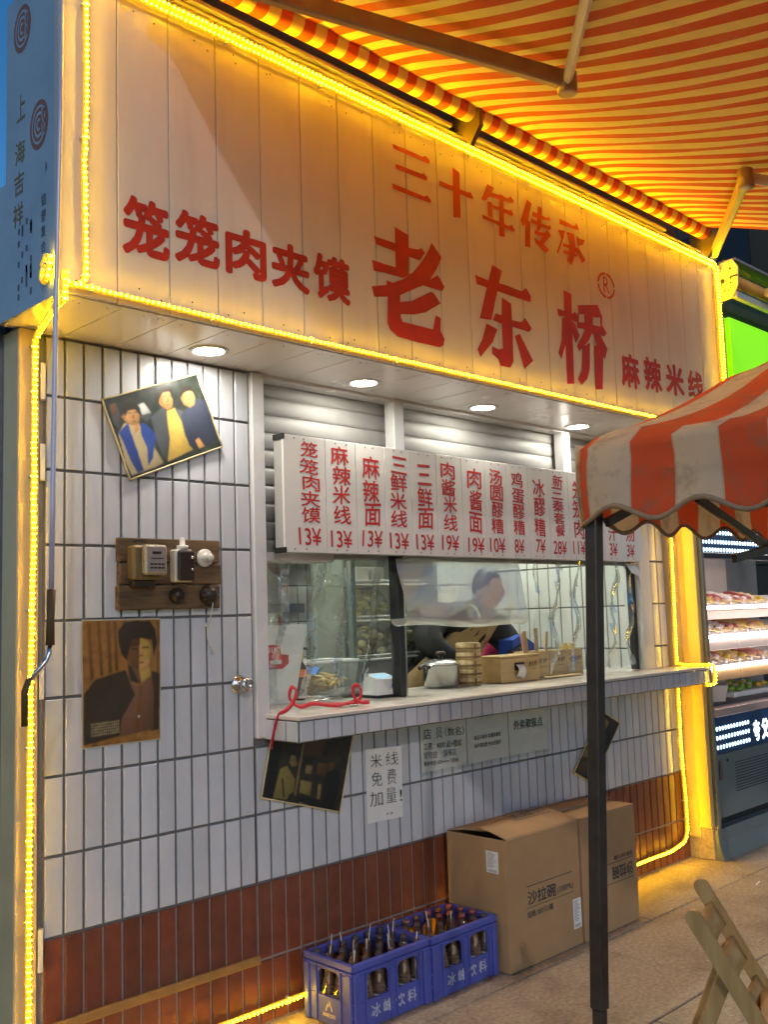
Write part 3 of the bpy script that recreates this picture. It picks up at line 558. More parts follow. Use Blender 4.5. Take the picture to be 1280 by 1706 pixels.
rope([(-.14, yF, 3.404), (3.745, yF, 3.404)]+arc((3.745, yF, 3.366), .038, 90, 0, XZ)+[(3.785, yF, 3.2), (3.778, yF, 2.9), (3.784, yF, 2.45)], 'lower strand of amber rope light along the top and right edge of the sign fascia')
rope([(-.152, yF, 3.39), (-.150, yF, 3.0), (-.157, yF, 2.8), (-.152, yF, 2.5)]+arc((-.182, yF, 2.47), .030, 0, -60, XZ)+[(-.20, yF, 2.425)], 'amber rope light running down the left edge of the sign fascia')
rope([(-.215, yF, 2.437), (.5, yF, 2.428), (1.5, yF, 2.427), (2.6, yF, 2.428), (3.80, yF, 2.430)], 'amber rope light along the bottom edge of the sign fascia')
rope([(-.22, -.452, 2.47), (-.215, -.44, 2.39), (-.205, -.36, 2.388), (-.15, -.16, 2.39), (-.128, -.075, 2.385), (-.128, -.056, 2.36), (-.130, -.056, 1.7), (-.136, -.056, 1.3), (-.138, -.056, .6), (-.136, -.056, .02)], 'amber rope light under the soffit corner and down the left door post', off=.003, br=.0095)
rope([(-.06, -.040, .070), (.45, -.040, .072), (.95, -.036, .070)], 'short amber rope light low on the red tiles ending at the blue crates', off=.005, br=.0082)
rope([(1.4, -.034, .085), (2.9, -.034, .085), (3.35, -.034, .090), (3.60, -.034, .090), (3.70, -.034, .105)]+arc((3.71, -.034, .195), .088, -70, 0, XZ)+[(3.797, -.034, .35), (3.772, -.036, .66), (3.785, -.036, 1.0)], 'amber rope light curving up the red tiles beside the cardboard boxes', off=.005, br=.0082)
rope([(3.79, -.058, 2.39), (3.772, -.058, 1.9), (3.755, -.058, 1.4), (3.752, -.056, 1.2), (3.765, -.05, 1.125), (3.785, -.09, 1.118), (3.83, -.215, 1.118), (3.855, -.235, 1.110), (3.858, -.238, 1.06), (3.850, -.236, 1.008), (3.80, -.20, 1.0)], 'amber rope light down the right post and round the counter end', off=.005, br=.0082)
rope([(-.236, -.34, 2.51), (-.238, -.37, 2.53), (-.238, -.395, 2.52), (-.24, -.38, 2.47), (-.238, -.355, 2.455), (-.24, -.34, 2.475), (-.24, -.36, 2.50), (-.238, -.385, 2.485)], 'tangled end of amber rope light on the outer fascia corner')
# ------------------------------------------------------------------ awning over the sign
AW = M_stripe('awning_cloth', (.60, .080, .014), (.80, .62, .19), 0, .103, off=-.420, transl=.06, dirt=.30, dcol=(.42, .30, .14))
ARM = M('arm_metal', (.42, .30, .20), .38, .4, ns=9, amt=.15)
awn = thing('awning', (1.7, -.5, 3.5), 'red and cream striped retractable awning above the sign fascia', 'awning')
x0, x1, yb, zb, slp = -.08, 3.56, -.5, 3.585, .30
def awz(y, x): 
    dd = -.5-y; return zb - slp*dd - .05*math.sin(math.pi*min(1, dd/1.6)) - (.03*math.exp(-dd*9))
P_ = []
nx, ny = 172, 26
for i in range(ny+1):
    y = yb - 1.58*i/ny
    P_.append([(x0+(x1-x0)*j/nx, y, awz(y, 0)+.003*math.sin(7*j*.1+i*.5)+.0018*math.sin(j*1.22)*min(1, i/3)) for j in range(nx+1)])
m = MB(); m.grid(P_, lambda i, j: (x0+(x1-x0)*j/nx, i*.05)); o = m.build('cloth', AW, awn)
# front valance
P_ = []
for i in range(7):
    P_.append([(x0+(x1-x0)*j/nx, yb-1.585-.004*i, awz(yb-1.58, 0)-.03*i - (.03*abs(math.sin(j*.26)) if i == 6 else 0)) for j in range(nx+1)])
m = MB(); m.grid(P_, lambda i, j: (x0+(x1-x0)*j/nx, i*.05)); m.build('valance', AW, awn)
m = MB(); N_ = 172
pts = [[(x0+(x1-x0)*j/N_, -.5+.043*math.cos(2*math.pi*k/16), 3.545+.043*math.sin(2*math.pi*k/16)) for j in range(N_+1)] for k in range(17)]
m.grid(pts, lambda i, j: (x0+(x1-x0)*j/N_, i*.02)); m.lathe((x1, -.5, 3.545), [(.043, 0), (.01, .001)], 16, axis=(1, 0, 0)); m.build('roller', AW, awn)
MB().box(x0, x1+.02, -2.105, -2.055, 3.035, 3.085, .004).build('front_bar', ALU, awn)
gb = MB(); gb.box(.0, 1.505, -.445, -.405, 3.484, 3.502, .003); gb.box(1.62, 3.25, -.445, -.405, 3.484, 3.502, .003); gb.build('support_rail', M('rail_grey', (.36, .36, .37), .5), awn)
m = MB(); m.box(x0, 3.5, -.40, -.06, 3.479, 3.494); m.box(x0, 3.5, -.36, -.345, 3.4945, 3.78); m.box(x0, 3.5, -.56, -.361, 3.64, 3.66); m.build('mount_plate', M('mount_brown', (.16, .09, .05), .6), awn)
for x in (-.06, 1.56, 3.60):
    m = MB(); m.prism([(-.40, 3.48), (-.40, 3.58), (-.5, 3.62), (-.555, 3.58), (-.555, 3.47), (-.50, 3.40), (-.44, 3.482)], (x-.012, 0, 0), (0, 1, 0), (0, 0, 1), (.024, 0, 0)); m.build('bracket', M('bracket_dark', (.10, .07, .045), .5), awn)
def arm(S, E_, F, rope_=False):
    m = MB(); m.bar(S, E_, .034, .062, b=.006); a_ = m.build('arm', ARM, awn)
    m = MB(); m.lathe(Vector(E_)-Vector((0, 0, .045)), [(.012, -.006), (.030, -.004), (.034, 0), (.034, .07), (.028, .078), (.01, .08)], 14); m.build('elbow', ARM, a_)
    m = MB(); m.bar(Vector(E_), F, .030, .048, b=.012); m.build('forearm', ALU, awn)
arm((-.04, -.60, 3.428), (1.235, -1.2, 3.262), (.22, -2.05, 3.055))
arm((3.618, -.53, 3.43), (2.40, -1.28, 3.240), (3.52, -2.05, 3.055))
# crank handle
cr = thing('awning_crank', (-.26, -.45, 1.3), 'long pale awning crank rod with brown grip hanging beside the door', 'crank rod')
MB().tube([(-.2305, -.452, 3.42), (-.236, -.452, 2.9), (-.247, -.452, 2.384), (-.255, -.452, 1.8), (-.258, -.452, 1.555)], .0075, 8).build('rod', M('crank_enamel', (.55, .55, .66), .3, .2), cr)
MB().tube([(-.258, -.452, 1.56), (-.260, -.452, 1.48), (-.261, -.452, 1.409)], [.0125, .0105, .0125], 10).build('grip', M('brown_rubber', (.10, .06, .02), .6), cr)
MB().tube([(-.261, -.452, 1.409), (-.264, -.452, 1.385), (-.272, -.452, 1.368), (-.319, -.452, 1.317)], .0065, 8).build('handle', STEEL, cr)
MB().tube([(-.319, -.452, 1.322), (-.330, -.450, 1.29), (-.330, -.45, 1.20)], .009, 8).build('handle_grip', MATS['brown_rubber'], cr)
# ------------------------------------------------------------------ posters and notices on the wall
import numpy as np
class Ink:                                              # one printed colour with its grain
    def __init__(s, col, grain=.10): s.col = np.array(col)*.8; s.grain = grain
def flat(name, col): return Ink(col)
def PM():
    if 'poster_print' in MATS: return MATS['poster_print']
    m = bpy.data.materials.new('poster_print'); m.use_nodes = True; MATS['poster_print'] = m; t = m.node_tree; b = t.nodes['Principled BSDF']
    at = t.nodes.new('ShaderNodeAttribute'); at.attribute_name = 'Ink'; t.links.new(at.outputs['Color'], b.inputs['Base Color']); b.inputs['Roughness'].default_value = .38
    return m
def soften(a, k):
    for ax in (0, 1):
        for _ in range(2):
            p = np.pad(a, [(k, k) if i == ax else (0, 0) for i in range(a.ndim)], mode='edge'); a = sum(np.take(p, range(i, i+a.shape[ax]), axis=ax) for i in range(2*k+1))/(2*k+1)
    return a
def printed(polys, px, base, nu, nv, seed):
    """rasterise the print on an nu x nv lattice: soft outlines, tone falling across each shape, film grain"""
    rg = np.random.default_rng(seed); a, b, c = [np.array(p, float) for p in px]
    S, T = np.meshgrid(np.linspace(0, 1, nu), np.linspace(0, 1, nv)); X = a[0]+S*(b-a)[0]+T*(c-a)[0]; Y = a[1]+S*(b-a)[1]+T*(c-a)[1]
    blot = soften(rg.normal(size=(nv, nu)), 5); blot /= abs(blot).max(); fine = rg.normal(size=(nv, nu))
    img = np.ones((nv, nu, 3))*base.col*(1+base.grain*4*blot+.25*base.grain*fine)[..., None]
    for ink, pl in polys:
        P = np.array(pl, float); ins = np.zeros(X.shape, bool); j = len(P)-1
        for i in range(len(P)):
            x0, y0 = P[i]; x1, y1 = P[j]; j = i
            if y0 == y1: continue
            ins ^= ((y0 > Y) != (y1 > Y)) & (X < (x1-x0)*(Y-y0)/(y1-y0)+x0)
        msk = soften(ins.astype(float), 1); ctr = (P.min(0)+P.max(0))/2; ext = np.maximum((P.max(0)-P.min(0))/2, 1e-6)
        u = (X-ctr[0])/ext[0]; v = (Y-ctr[1])/ext[1]
        tone = np.clip(1.08+.22*u*-.8-.20*v-.20*(u*u+v*v)*.6, .45, 1.5)*(1+.16*blot+.05*fine)
        img = img*(1-msk[..., None])+msk[..., None]*ink.col*tone[..., None]
    img = soften(img, 1)*.3+img*.7
    return np.clip(img*(1+.05*rg.normal(size=(nv, nu, 1))), .004, .9)
def sheet(name, label, cat, C, polys, px, base, edge, y=-.014, t=.003, group=None, curl=0., res=(230, 180), crease=.0):
    """printed sheet: C = wall corners (x,z) TL,TR,BR,BL ; polys in pixel space px=(TL,TR,BL)"""
    TL, TR, BR, BL = [Vector((a, y, b)) for a, b in C]
    th = thing(name, (BL+BR)/2, label, cat, group)
    m = MB(); n = 10
    def bulge(s, v): return -curl*((s-.5)**2*2+(v-.5)**2*2)+crease*math.sin(s*7+v*4)*math.sin(v*6+1)
    P_ = [[TL.lerp(TR, j/n).lerp(BL.lerp(BR, j/n), i/n)+Vector((0, bulge(j/n, i/n)+.0009, 0)) for j in range(n+1)] for i in range(n+1)]
    m.grid(P_); o = m.build('sheet', base if not isinstance(base, Ink) else EDGEM, th)
    if isinstance(base, Ink):
        nu, nv = res; m = MB()
        m.grid([[TL.lerp(TR, .012+.976*j/(nu-1)).lerp(BL.lerp(BR, .012+.976*j/(nu-1)), .012+.976*i/(nv-1))+Vector((0, bulge(j/(nu-1), i/(nv-1))-.0012, 0)) for j in range(nu)] for i in range(nv)])
        po = m.build('print', PM(), th); ca = po.data.color_attributes.new('Ink', 'FLOAT_COLOR', 'POINT')
        im = printed(polys, px, base, nu, nv, len(polys)); ca.data.foreach_set('color', np.concatenate([im, np.ones((nv, nu, 1))], 2).astype('f4').ravel())
    if edge:
        cs = [(0, 0), (1, 0), (1, 1), (0, 1)]; e = MB()
        for i in range(4):
            (s0, t0), (s1, t1) = cs[i], cs[(i+1) % 4]; pts = []
            for k in range(9):
                s_, t_ = s0+(s1-s0)*k/8, t0+(t1-t0)*k/8; pts.append(TL.lerp(TR, s_).lerp(BL.lerp(BR, s_), t_)+Vector((0, bulge(s_, t_)-.001, 0)))
            e.tube(pts, .0032, 5)
        e.build('border', edge, th)
    return th
EDGEM = M('poster_back', (.55, .48, .34), .6, ns=20, amt=.15)
SKIN = flat('print_skin', (.62, .33, .12)); SKIN2 = flat('print_skin_dark', (.20, .09, .035)); HAIR = flat('print_hair', (.03, .025, .018)); DKG = Ink((.035, .045, .035), .22)
BLU = flat('print_blue', (.035, .075, .30)); CREAM = flat('print_cream', (.50, .40, .22)); GRY = Ink((.085, .095, .10), .22); YEL = flat('print_yellow', (.66, .45, .10)); WHT = flat('print_white', (.6, .6, .58)); EDGE = M('poster_edge', (.62, .52, .28), .5)
NAV = Ink((.045, .055, .085), .22)
SKS = flat('print_skin_shade', (.38, .18, .06)); WHE = flat('print_eye_white', (.45, .36, .26))
P3 = [(GRY, [(440, 500), (475, 488), (500, 560), (500, 640), (470, 610)]), (SKIN2, [(442, 505), (470, 490), (485, 550), (462, 556)]), (WHT, [(590, 500), (620, 490), (662, 550), (615, 562)]), (GRY, [(600, 565), (660, 545), (665, 575), (640, 600)]),
      (CREAM, [(520, 600), (600, 610), (640, 660), (700, 760), (740, 830), (690, 850), (570, 885), (530, 800), (490, 660)]), (BLU, [(490, 650), (540, 598), (552, 640), (600, 760), (632, 862), (600, 875), (560, 800), (515, 700)]), (BLU, [(605, 600), (640, 610), (705, 680), (690, 720), (680, 800), (655, 840), (650, 740), (612, 660)]),
      (SKIN, [(560, 600), (600, 600), (598, 640), (580, 655)]), (SKIN, [(505, 565), (520, 545), (545, 525), (580, 525), (600, 560), (600, 590), (585, 610), (565, 612), (535, 600)]), (HAIR, [(510, 520), (530, 490), (575, 488), (602, 520), (606, 562), (590, 545), (575, 525), (540, 532), (522, 572), (512, 590), (498, 570)]),
      (SKS, [(505, 565), (520, 548), (530, 590), (560, 612), (535, 600)]), (SKS, [(562, 548), (568, 548), (574, 575), (560, 577)]), (HAIR, [(536, 545), (556, 540), (556, 545), (537, 550)]), (HAIR, [(570, 538), (590, 540), (590, 545), (571, 544)]), (SKIN2, [(560, 590), (582, 588), (580, 594), (562, 596)]),
      (GRY, [(660, 570), (720, 518), (760, 540), (760, 640), (770, 720), (757, 825), (735, 800), (700, 700)]), (GRY, [(785, 520), (840, 540), (870, 650), (915, 765), (890, 770), (830, 640)]), (YEL, [(748, 540), (790, 522), (830, 600), (850, 680), (905, 765), (762, 825), (770, 700)]),
      (SKIN, [(700, 470), (715, 435), (755, 425), (778, 480), (778, 520), (752, 534), (720, 515), (704, 498)]), (HAIR, [(676, 450), (700, 405), (740, 393), (775, 420), (778, 466), (760, 430), (720, 432), (702, 475), (690, 482)]), (SKS, [(702, 472), (716, 440), (722, 500), (750, 532), (720, 515)]), (SKS, [(745, 460), (751, 460), (757, 488), (745, 490)]), (HAIR, [(722, 458), (740, 452), (740, 457), (724, 463)]), (HAIR, [(755, 450), (768, 452), (768, 457), (756, 456)]), (SKIN2, [(738, 505), (758, 500), (757, 505), (740, 511)]),
      (NAV, [(830, 560), (870, 520), (920, 470), (965, 480), (1000, 560), (1045, 715), (970, 750), (940, 700), (910, 738), (915, 765), (880, 740), (850, 650)]), (SKIN, [(915, 712), (935, 698), (972, 750), (940, 762)]), (SKIN, [(825, 462), (845, 432), (890, 420), (910, 465), (905, 505), (880, 522), (845, 502)]), (HAIR, [(812, 440), (840, 398), (880, 396), (900, 432), (870, 420), (842, 436), (827, 476)]), (SKS, [(826, 464), (840, 438), (848, 490), (880, 521), (845, 502)]), (SKS, [(868, 452), (874, 452), (880, 478), (868, 480)]), (HAIR, [(848, 455), (864, 450), (865, 455), (850, 460)]), (HAIR, [(878, 445), (892, 448), (892, 453), (879, 450)]), (SKIN2, [(862, 492), (882, 488), (880, 494), (864, 498)])]
sheet('poster', 'tilted colour poster of three men in jackets at the top of the door', 'poster', [(.125, 2.216), (.507, 2.363), (.612, 2.103), (.228, 1.950)], P3, ((410, 475), (915, 330), (565, 900)), DKG, EDGE, y=-.022, crease=.004)
ORN = Ink((.36, .17, .035), .22); ORND = flat('print_curtain_fold', (.20, .085, .018)); BRN = Ink((.055, .035, .018), .22); SKL = flat('print_skin_lit', (.52, .33, .07)); SHIRT = Ink((.22, .105, .055), .22); BRH = flat('print_brown_hair', (.045, .03, .015))
SKD = flat('print_skin_deep', (.12, .05, .02)); SKM = flat('print_skin_mid', (.42, .21, .075))
PT = [(ORND, [(395, 440), (412, 440), (425, 700), (410, 720)]), (ORND, [(440, 430), (455, 430), (470, 690), (455, 690)]), (ORND, [(480, 430), (500, 430), (510, 680), (495, 680)]), (ORND, [(515, 430), (530, 430), (540, 670), (525, 670)]), (ORND, [(728, 430), (738, 430), (736, 690), (728, 690)]),
      (BRN, [(380, 775), (430, 710), (575, 668), (600, 735), (640, 770), (560, 900), (550, 985), (380, 1015)]), (BRN, [(700, 676), (742, 690), (741, 970), (700, 975)]), (SHIRT, [(595, 735), (640, 748), (700, 700), (712, 780), (716, 965), (550, 990), (560, 900), (620, 790)]), (ORND, [(640, 745), (655, 745), (640, 975), (622, 980), (630, 850)]),
      (SKIN2, [(580, 600), (612, 650), (692, 660), (700, 700), (640, 742), (590, 722)]), (SKL, [(640, 662), (692, 655), (698, 700), (650, 735)]), (SKIN2, [(578, 560), (610, 520), (645, 508), (645, 600), (640, 672), (610, 655), (585, 605)]), (SKL, [(642, 508), (690, 530), (702, 580), (692, 640), (662, 680), (640, 672)]), (BRH, [(538, 480), (570, 432), (690, 426), (720, 470), (730, 540), (714, 604), (702, 522), (650, 512), (622, 520), (592, 560), (580, 622), (555, 592), (540, 540)]),
      (SKIN, [(642, 545), (650, 545), (662, 605), (642, 608)]), (SKIN, [(642, 640), (690, 610), (690, 640), (664, 676), (642, 668)]), (SKD, [(600, 520), (642, 510), (642, 545), (590, 560)]), (BRN, [(585, 640), (605, 655), (640, 735), (600, 720)]), (BRH, [(655, 558), (690, 556), (690, 562), (656, 565)]), (BRH, [(600, 565), (630, 562), (630, 568), (602, 570)]), (SKIN2, [(636, 598), (655, 595), (655, 602), (638, 604)]), (SKIN2, [(640, 633), (665, 630), (664, 637), (642, 640)]), (WHT, [(636, 892), (645, 892), (645, 904), (636, 904)])]
for q in range(5):
    z_ = 918+q*13
    for r in range(14): PT.append((CREAM, [(415+r*9.5, z_-r*.6), (422+r*9.5, z_-.5-r*.6), (422+r*9.5, z_+7-r*.6), (415+r*9.5, z_+7.5-r*.6)]))
sheet('poster', 'brown portrait poster of a dark-haired person on the door below the meter board', 'poster', [(.055, 1.478), (.351, 1.476), (.346, 1.062), (.057, 1.062)], PT, ((375, 430), (743, 420), (378, 1025)), ORN, None, y=-.013, crease=.0022, res=(190, 260))
DK = Ink((.035, .028, .020), .22); OL = flat('print_olive', (.26, .20, .06)); OL2 = flat('print_ochre', (.26, .17, .07)); BK = flat('print_black', (.012, .013, .013)); RB = flat('print_red_brown', (.10, .05, .02))
PD = [(BK, [(185, 95), (240, 95), (180, 455), (125, 455)]), (RB, [(380, 100), (500, 110), (480, 200), (360, 190)]), (OL, [(225, 270), (265, 250), (290, 290), (315, 330), (310, 400), (280, 420), (266, 452), (180, 456)]), (OL2, [(288, 185), (318, 190), (328, 245), (295, 258), (280, 230)]), (BK, [(232, 330), (242, 330), (252, 440), (242, 440)]), (OL2, [(362, 100), (373, 100), (322, 420), (310, 420)]), (OL2, [(382, 246), (420, 250), (415, 295), (376, 292)]), (RB, [(455, 230), (515, 236), (505, 302), (450, 296)]),
      (OL, [(350, 330), (418, 340), (412, 412), (342, 402)]), (OL2, [(460, 345), (482, 348), (474, 430), (455, 428)]), (BK, [(340, 415), (480, 430), (470, 470), (330, 450)]), (BK, [(510, 290), (560, 260), (596, 285), (600, 340), (562, 500), (488, 495), (490, 360)]), (RB, [(525, 235), (560, 225), (560, 265), (525, 275)]), (OL2, [(345, 455), (447, 475), (443, 508), (338, 495)]), (OL, [(480, 475), (540, 480), (530, 522), (470, 510)])]
sheet('poster', 'dark film-still poster tilted under the left end of the counter', 'poster', [(.815, 1.010), (1.232, .985), (1.150, .693), (.765, .806)], PD, ((180, 85), (668, 95), (118, 460)), DK, EDGE, y=-.018)
PR = [(BK, [(60, 10), (95, 30), (80, 60), (40, 45)]), (OL2, [(10, 40), (45, 30), (40, 70), (5, 75)]), (OL2, [(50, 60), (90, 50), (92, 90), (60, 95)]), (RB, [(15, 80), (50, 75), (50, 96), (12, 96)]), (OL, [(30, 5), (55, 8), (50, 30), (20, 25)])]
sheet('poster', 'tilted brown poster below the counter half hidden by the black canopy post', 'poster', [(3.014, .922), (3.185, .839), (2.895, .558), (2.737, .637)], PR, ((0, 0), (100, 0), (0, 100)), DK, EDGE, y=-.018)
def notice(label, C, lines, hand=False):
    t = sheet('paper_notice', label, 'notice', C, [], ((0, 0), (1, 0), (0, 1)), PAPER, None, y=-.0115, t=.0006, curl=.0012)
    x0 = C[0][0]; x1 = C[1][0]; z1 = C[0][1]; z0 = C[3][1]; Wd, H = x1-x0, z1-z0; sh = (C[1][1]-C[0][1])/Wd
    for body, u0, u1, v0, v1, off in lines:
        m = MB(); put_text(m, body, (x0+u0*Wd, -.0150, z0+v0*H+sh*u0*Wd), ((u1-u0)*Wd, 0, sh*(u1-u0)*Wd), (0, 0, (v1-v0)*H), off); m.build('lettering', INK, t)
notice('white handwritten paper note in three rows taped under the counter beside the film-still poster', [(1.302, .918), (1.514, .908), (1.508, .617), (1.303, .621)], [('米', .12, .42, .74, .92, -.012), ('线', .54, .88, .75, .93, -.012), ('免', .14, .42, .49, .68, -.012), ('费', .56, .80, .49, .70, -.012), ('加', .08, .42, .22, .42, -.012), ('量', .52, .80, .24, .44, -.012), ('!', .90, .95, .24, .40, .0), ('^ ^', .50, .68, .08, .11, 0)])
notice('white paper job notice under the counter, leftmost of the three notices in a row', [(1.630, .990), (1.929, .980), (1.927, .780), (1.632, .780)], [('店', .06, .22, .66, .88, .004), ('员', .32, .46, .66, .88, .004), ('（数名）', .52, .95, .68, .86, .0), ('工资：4000 起+提成', .05, .88, .45, .59, .004), ('管吃住', .05, .34, .27, .41, .0), ('快餐店', .48, .75, .27, .41, .0), ('联系电话:1572•••••••（店长）', .05, .80, .13, .22, .012)])
notice('paper notice with two small lines of print, middle one of the three in a row', [(1.937, .979), (2.232, .981), (2.232, .780), (1.937, .778)], [('商品不破损 取餐就拿走', .15, .80, .50, .60, .014), ('站不来回您 安全在我手', .15, .80, .32, .42, .014)])
notice('paper takeaway pick-up notice with one bold line, rightmost of the three in a row', [(2.238, .980), (2.536, .978), (2.542, .777), (2.238, .780)], [('外卖取餐点', .12, .88, .58, .80, .012)])
# clear film over the notices
o = MB().grid([[(1.62+.93*j/8, -.0175-.002*math.sin(j*1.3+i), .765+.225*i/4) for j in range(9)] for i in range(5)]).build('plastic_cover', CLEAR, None, 'clear plastic film taped over the row of three paper notices', 'plastic film')
# ------------------------------------------------------------------ meter board
PLK = M_wood('old_plank', (.055, .032, .014), (.21, .125, .055), 0, 40, .7)
mbd = thing('meter_board', (.38, -.03, 1.5), 'old wooden board with electricity meter, switch and sockets on the door', 'meter board')
for z0, z1, dx in ((1.668, 1.750, 0), (1.592, 1.664, .003), (1.506, 1.588, -.002)): MB().box(.179+dx, .586+dx, -.036, -.0095, z0, z1, .003).build('plank', PLK, mbd)
BAKE = M('bakelite', (.035, .022, .015), .35, ns=14, amt=.3); OLDM = M('meter_casing', (.20, .145, .06), .45, .2, ns=14, amt=.3); CERA = M('ceramic', (.66, .63, .56), .25)
mt = MB().box(.205, .318, -.085, -.0365, 1.605, 1.722, .008).build('meter', OLDM, mbd)
MB().box(.232, .318, -.115, -.0852, 1.620, 1.722, .007).build('window_frame', M('meter_rim', (.42, .36, .27), .25, .4, ns=20, amt=.2), mt)
MB().box(.240, .310, -.1165, -.1152, 1.632, 1.712).build('dial', M('meter_dial', (.30, .26, .23), .25), mt)
m = MB(); m.box(.258, .292, -.1178, -.1167, 1.690, 1.699); m.box(.252, .300, -.1178, -.1167, 1.674, 1.677); [m.box(.250+.014*a_, .261+.014*a_, -.1178, -.1167, 1.641+.012*b_, 1.647+.012*b_) for a_ in range(4) for b_ in range(2)]; m.build('dial_print', INK, mt)
MB().box(.215, .30, -.07, -.0365, 1.582, 1.6045, .003).build('terminal_cover', BAKE, mt)
sw = MB().box(.372, .446, -.075, -.0365, 1.598, 1.712, .006).build('switch', CERA, mbd)
MB().box(.376, .446, -.092, -.0755, 1.602, 1.708, .007).build('switch_cover', BAKE, sw)
m = MB(); m.lathe((.428, -.0925, 1.682), [(.006, 0), (.005, .006), (.001, .008)], 10, axis=(0, -1, 0)); m.lathe((.428, -.0925, 1.64), [(.006, 0), (.005, .006), (.001, .008)], 10, axis=(0, -1, 0)); m.build('switch_screw', STEEL, sw)
m = MB(); m.lathe((.412, -.058, 1.712), [(.021, 0), (.021, .014), (.010, .016), (.010, .038), (.008, .042)], 12); m.build('fuse_cap', CERA, sw)
so_ = MB(); so_.lathe((.515, -.0365, 1.685), [(.033, 0), (.033, .010), (.026, .016), (.016, .018), (.015, .04), (.012, .048), (.001, .050)], 20, axis=(0, -1, 0)); so_.build('lamp_socket', CERA, mbd)
m = MB(); m.lathe((.398, -.0365, 1.552), [(.028, 0), (.027, .012), (.020, .022), (.016, .03), (.001, .032)], 18, axis=(0, -1, 0)); m.build('socket_knob', BAKE, mbd)
m = MB(); m.lathe((.530, -.0365, 1.553), [(.036, 0), (.034, .014), (.024, .030), (.012, .038), (.001, .040)], 18, axis=(0, -1, 0))
for a in range(12):
    t_ = math.radians(a*30); m.bar((.530+.012*math.cos(t_), -.074, 1.553+.012*math.sin(t_)), (.530+.034*math.cos(t_), -.052, 1.553+.034*math.sin(t_)), .004, .004)
m.build('pull_switch', BAKE, mbd)
m = MB(); m.tube([(.536, -.06, 1.525), (.534, -.05, 1.48), (.530, -.03, 1.44), (.532, -.028, 1.40), (.548, -.028, 1.365), (.55, -.028, 1.35)], .0022, 6); m.tube([(.548, -.028, 1.368), (.560, -.028, 1.352), (.552, -.028, 1.345)], .003, 6); m.tube([(.530, -.03, 1.438), (.524, -.03, 1.446), (.526, -.03, 1.455)], .004, 6); m.build('pull_cord', CERA, mbd)
m = MB(); m.tube([(.446, -.04, 1.690), (.47, -.039, 1.693), (.485, -.039, 1.69)], .002, 6); m.tube([(.446, -.04, 1.682), (.47, -.039, 1.684), (.485, -.039, 1.682)], .002, 6); m.tube([(.23, -.04, 1.735), (.25, -.04, 1.742), (.28, -.04, 1.735)], .002, 6); m.build('wire', INK, mbd)
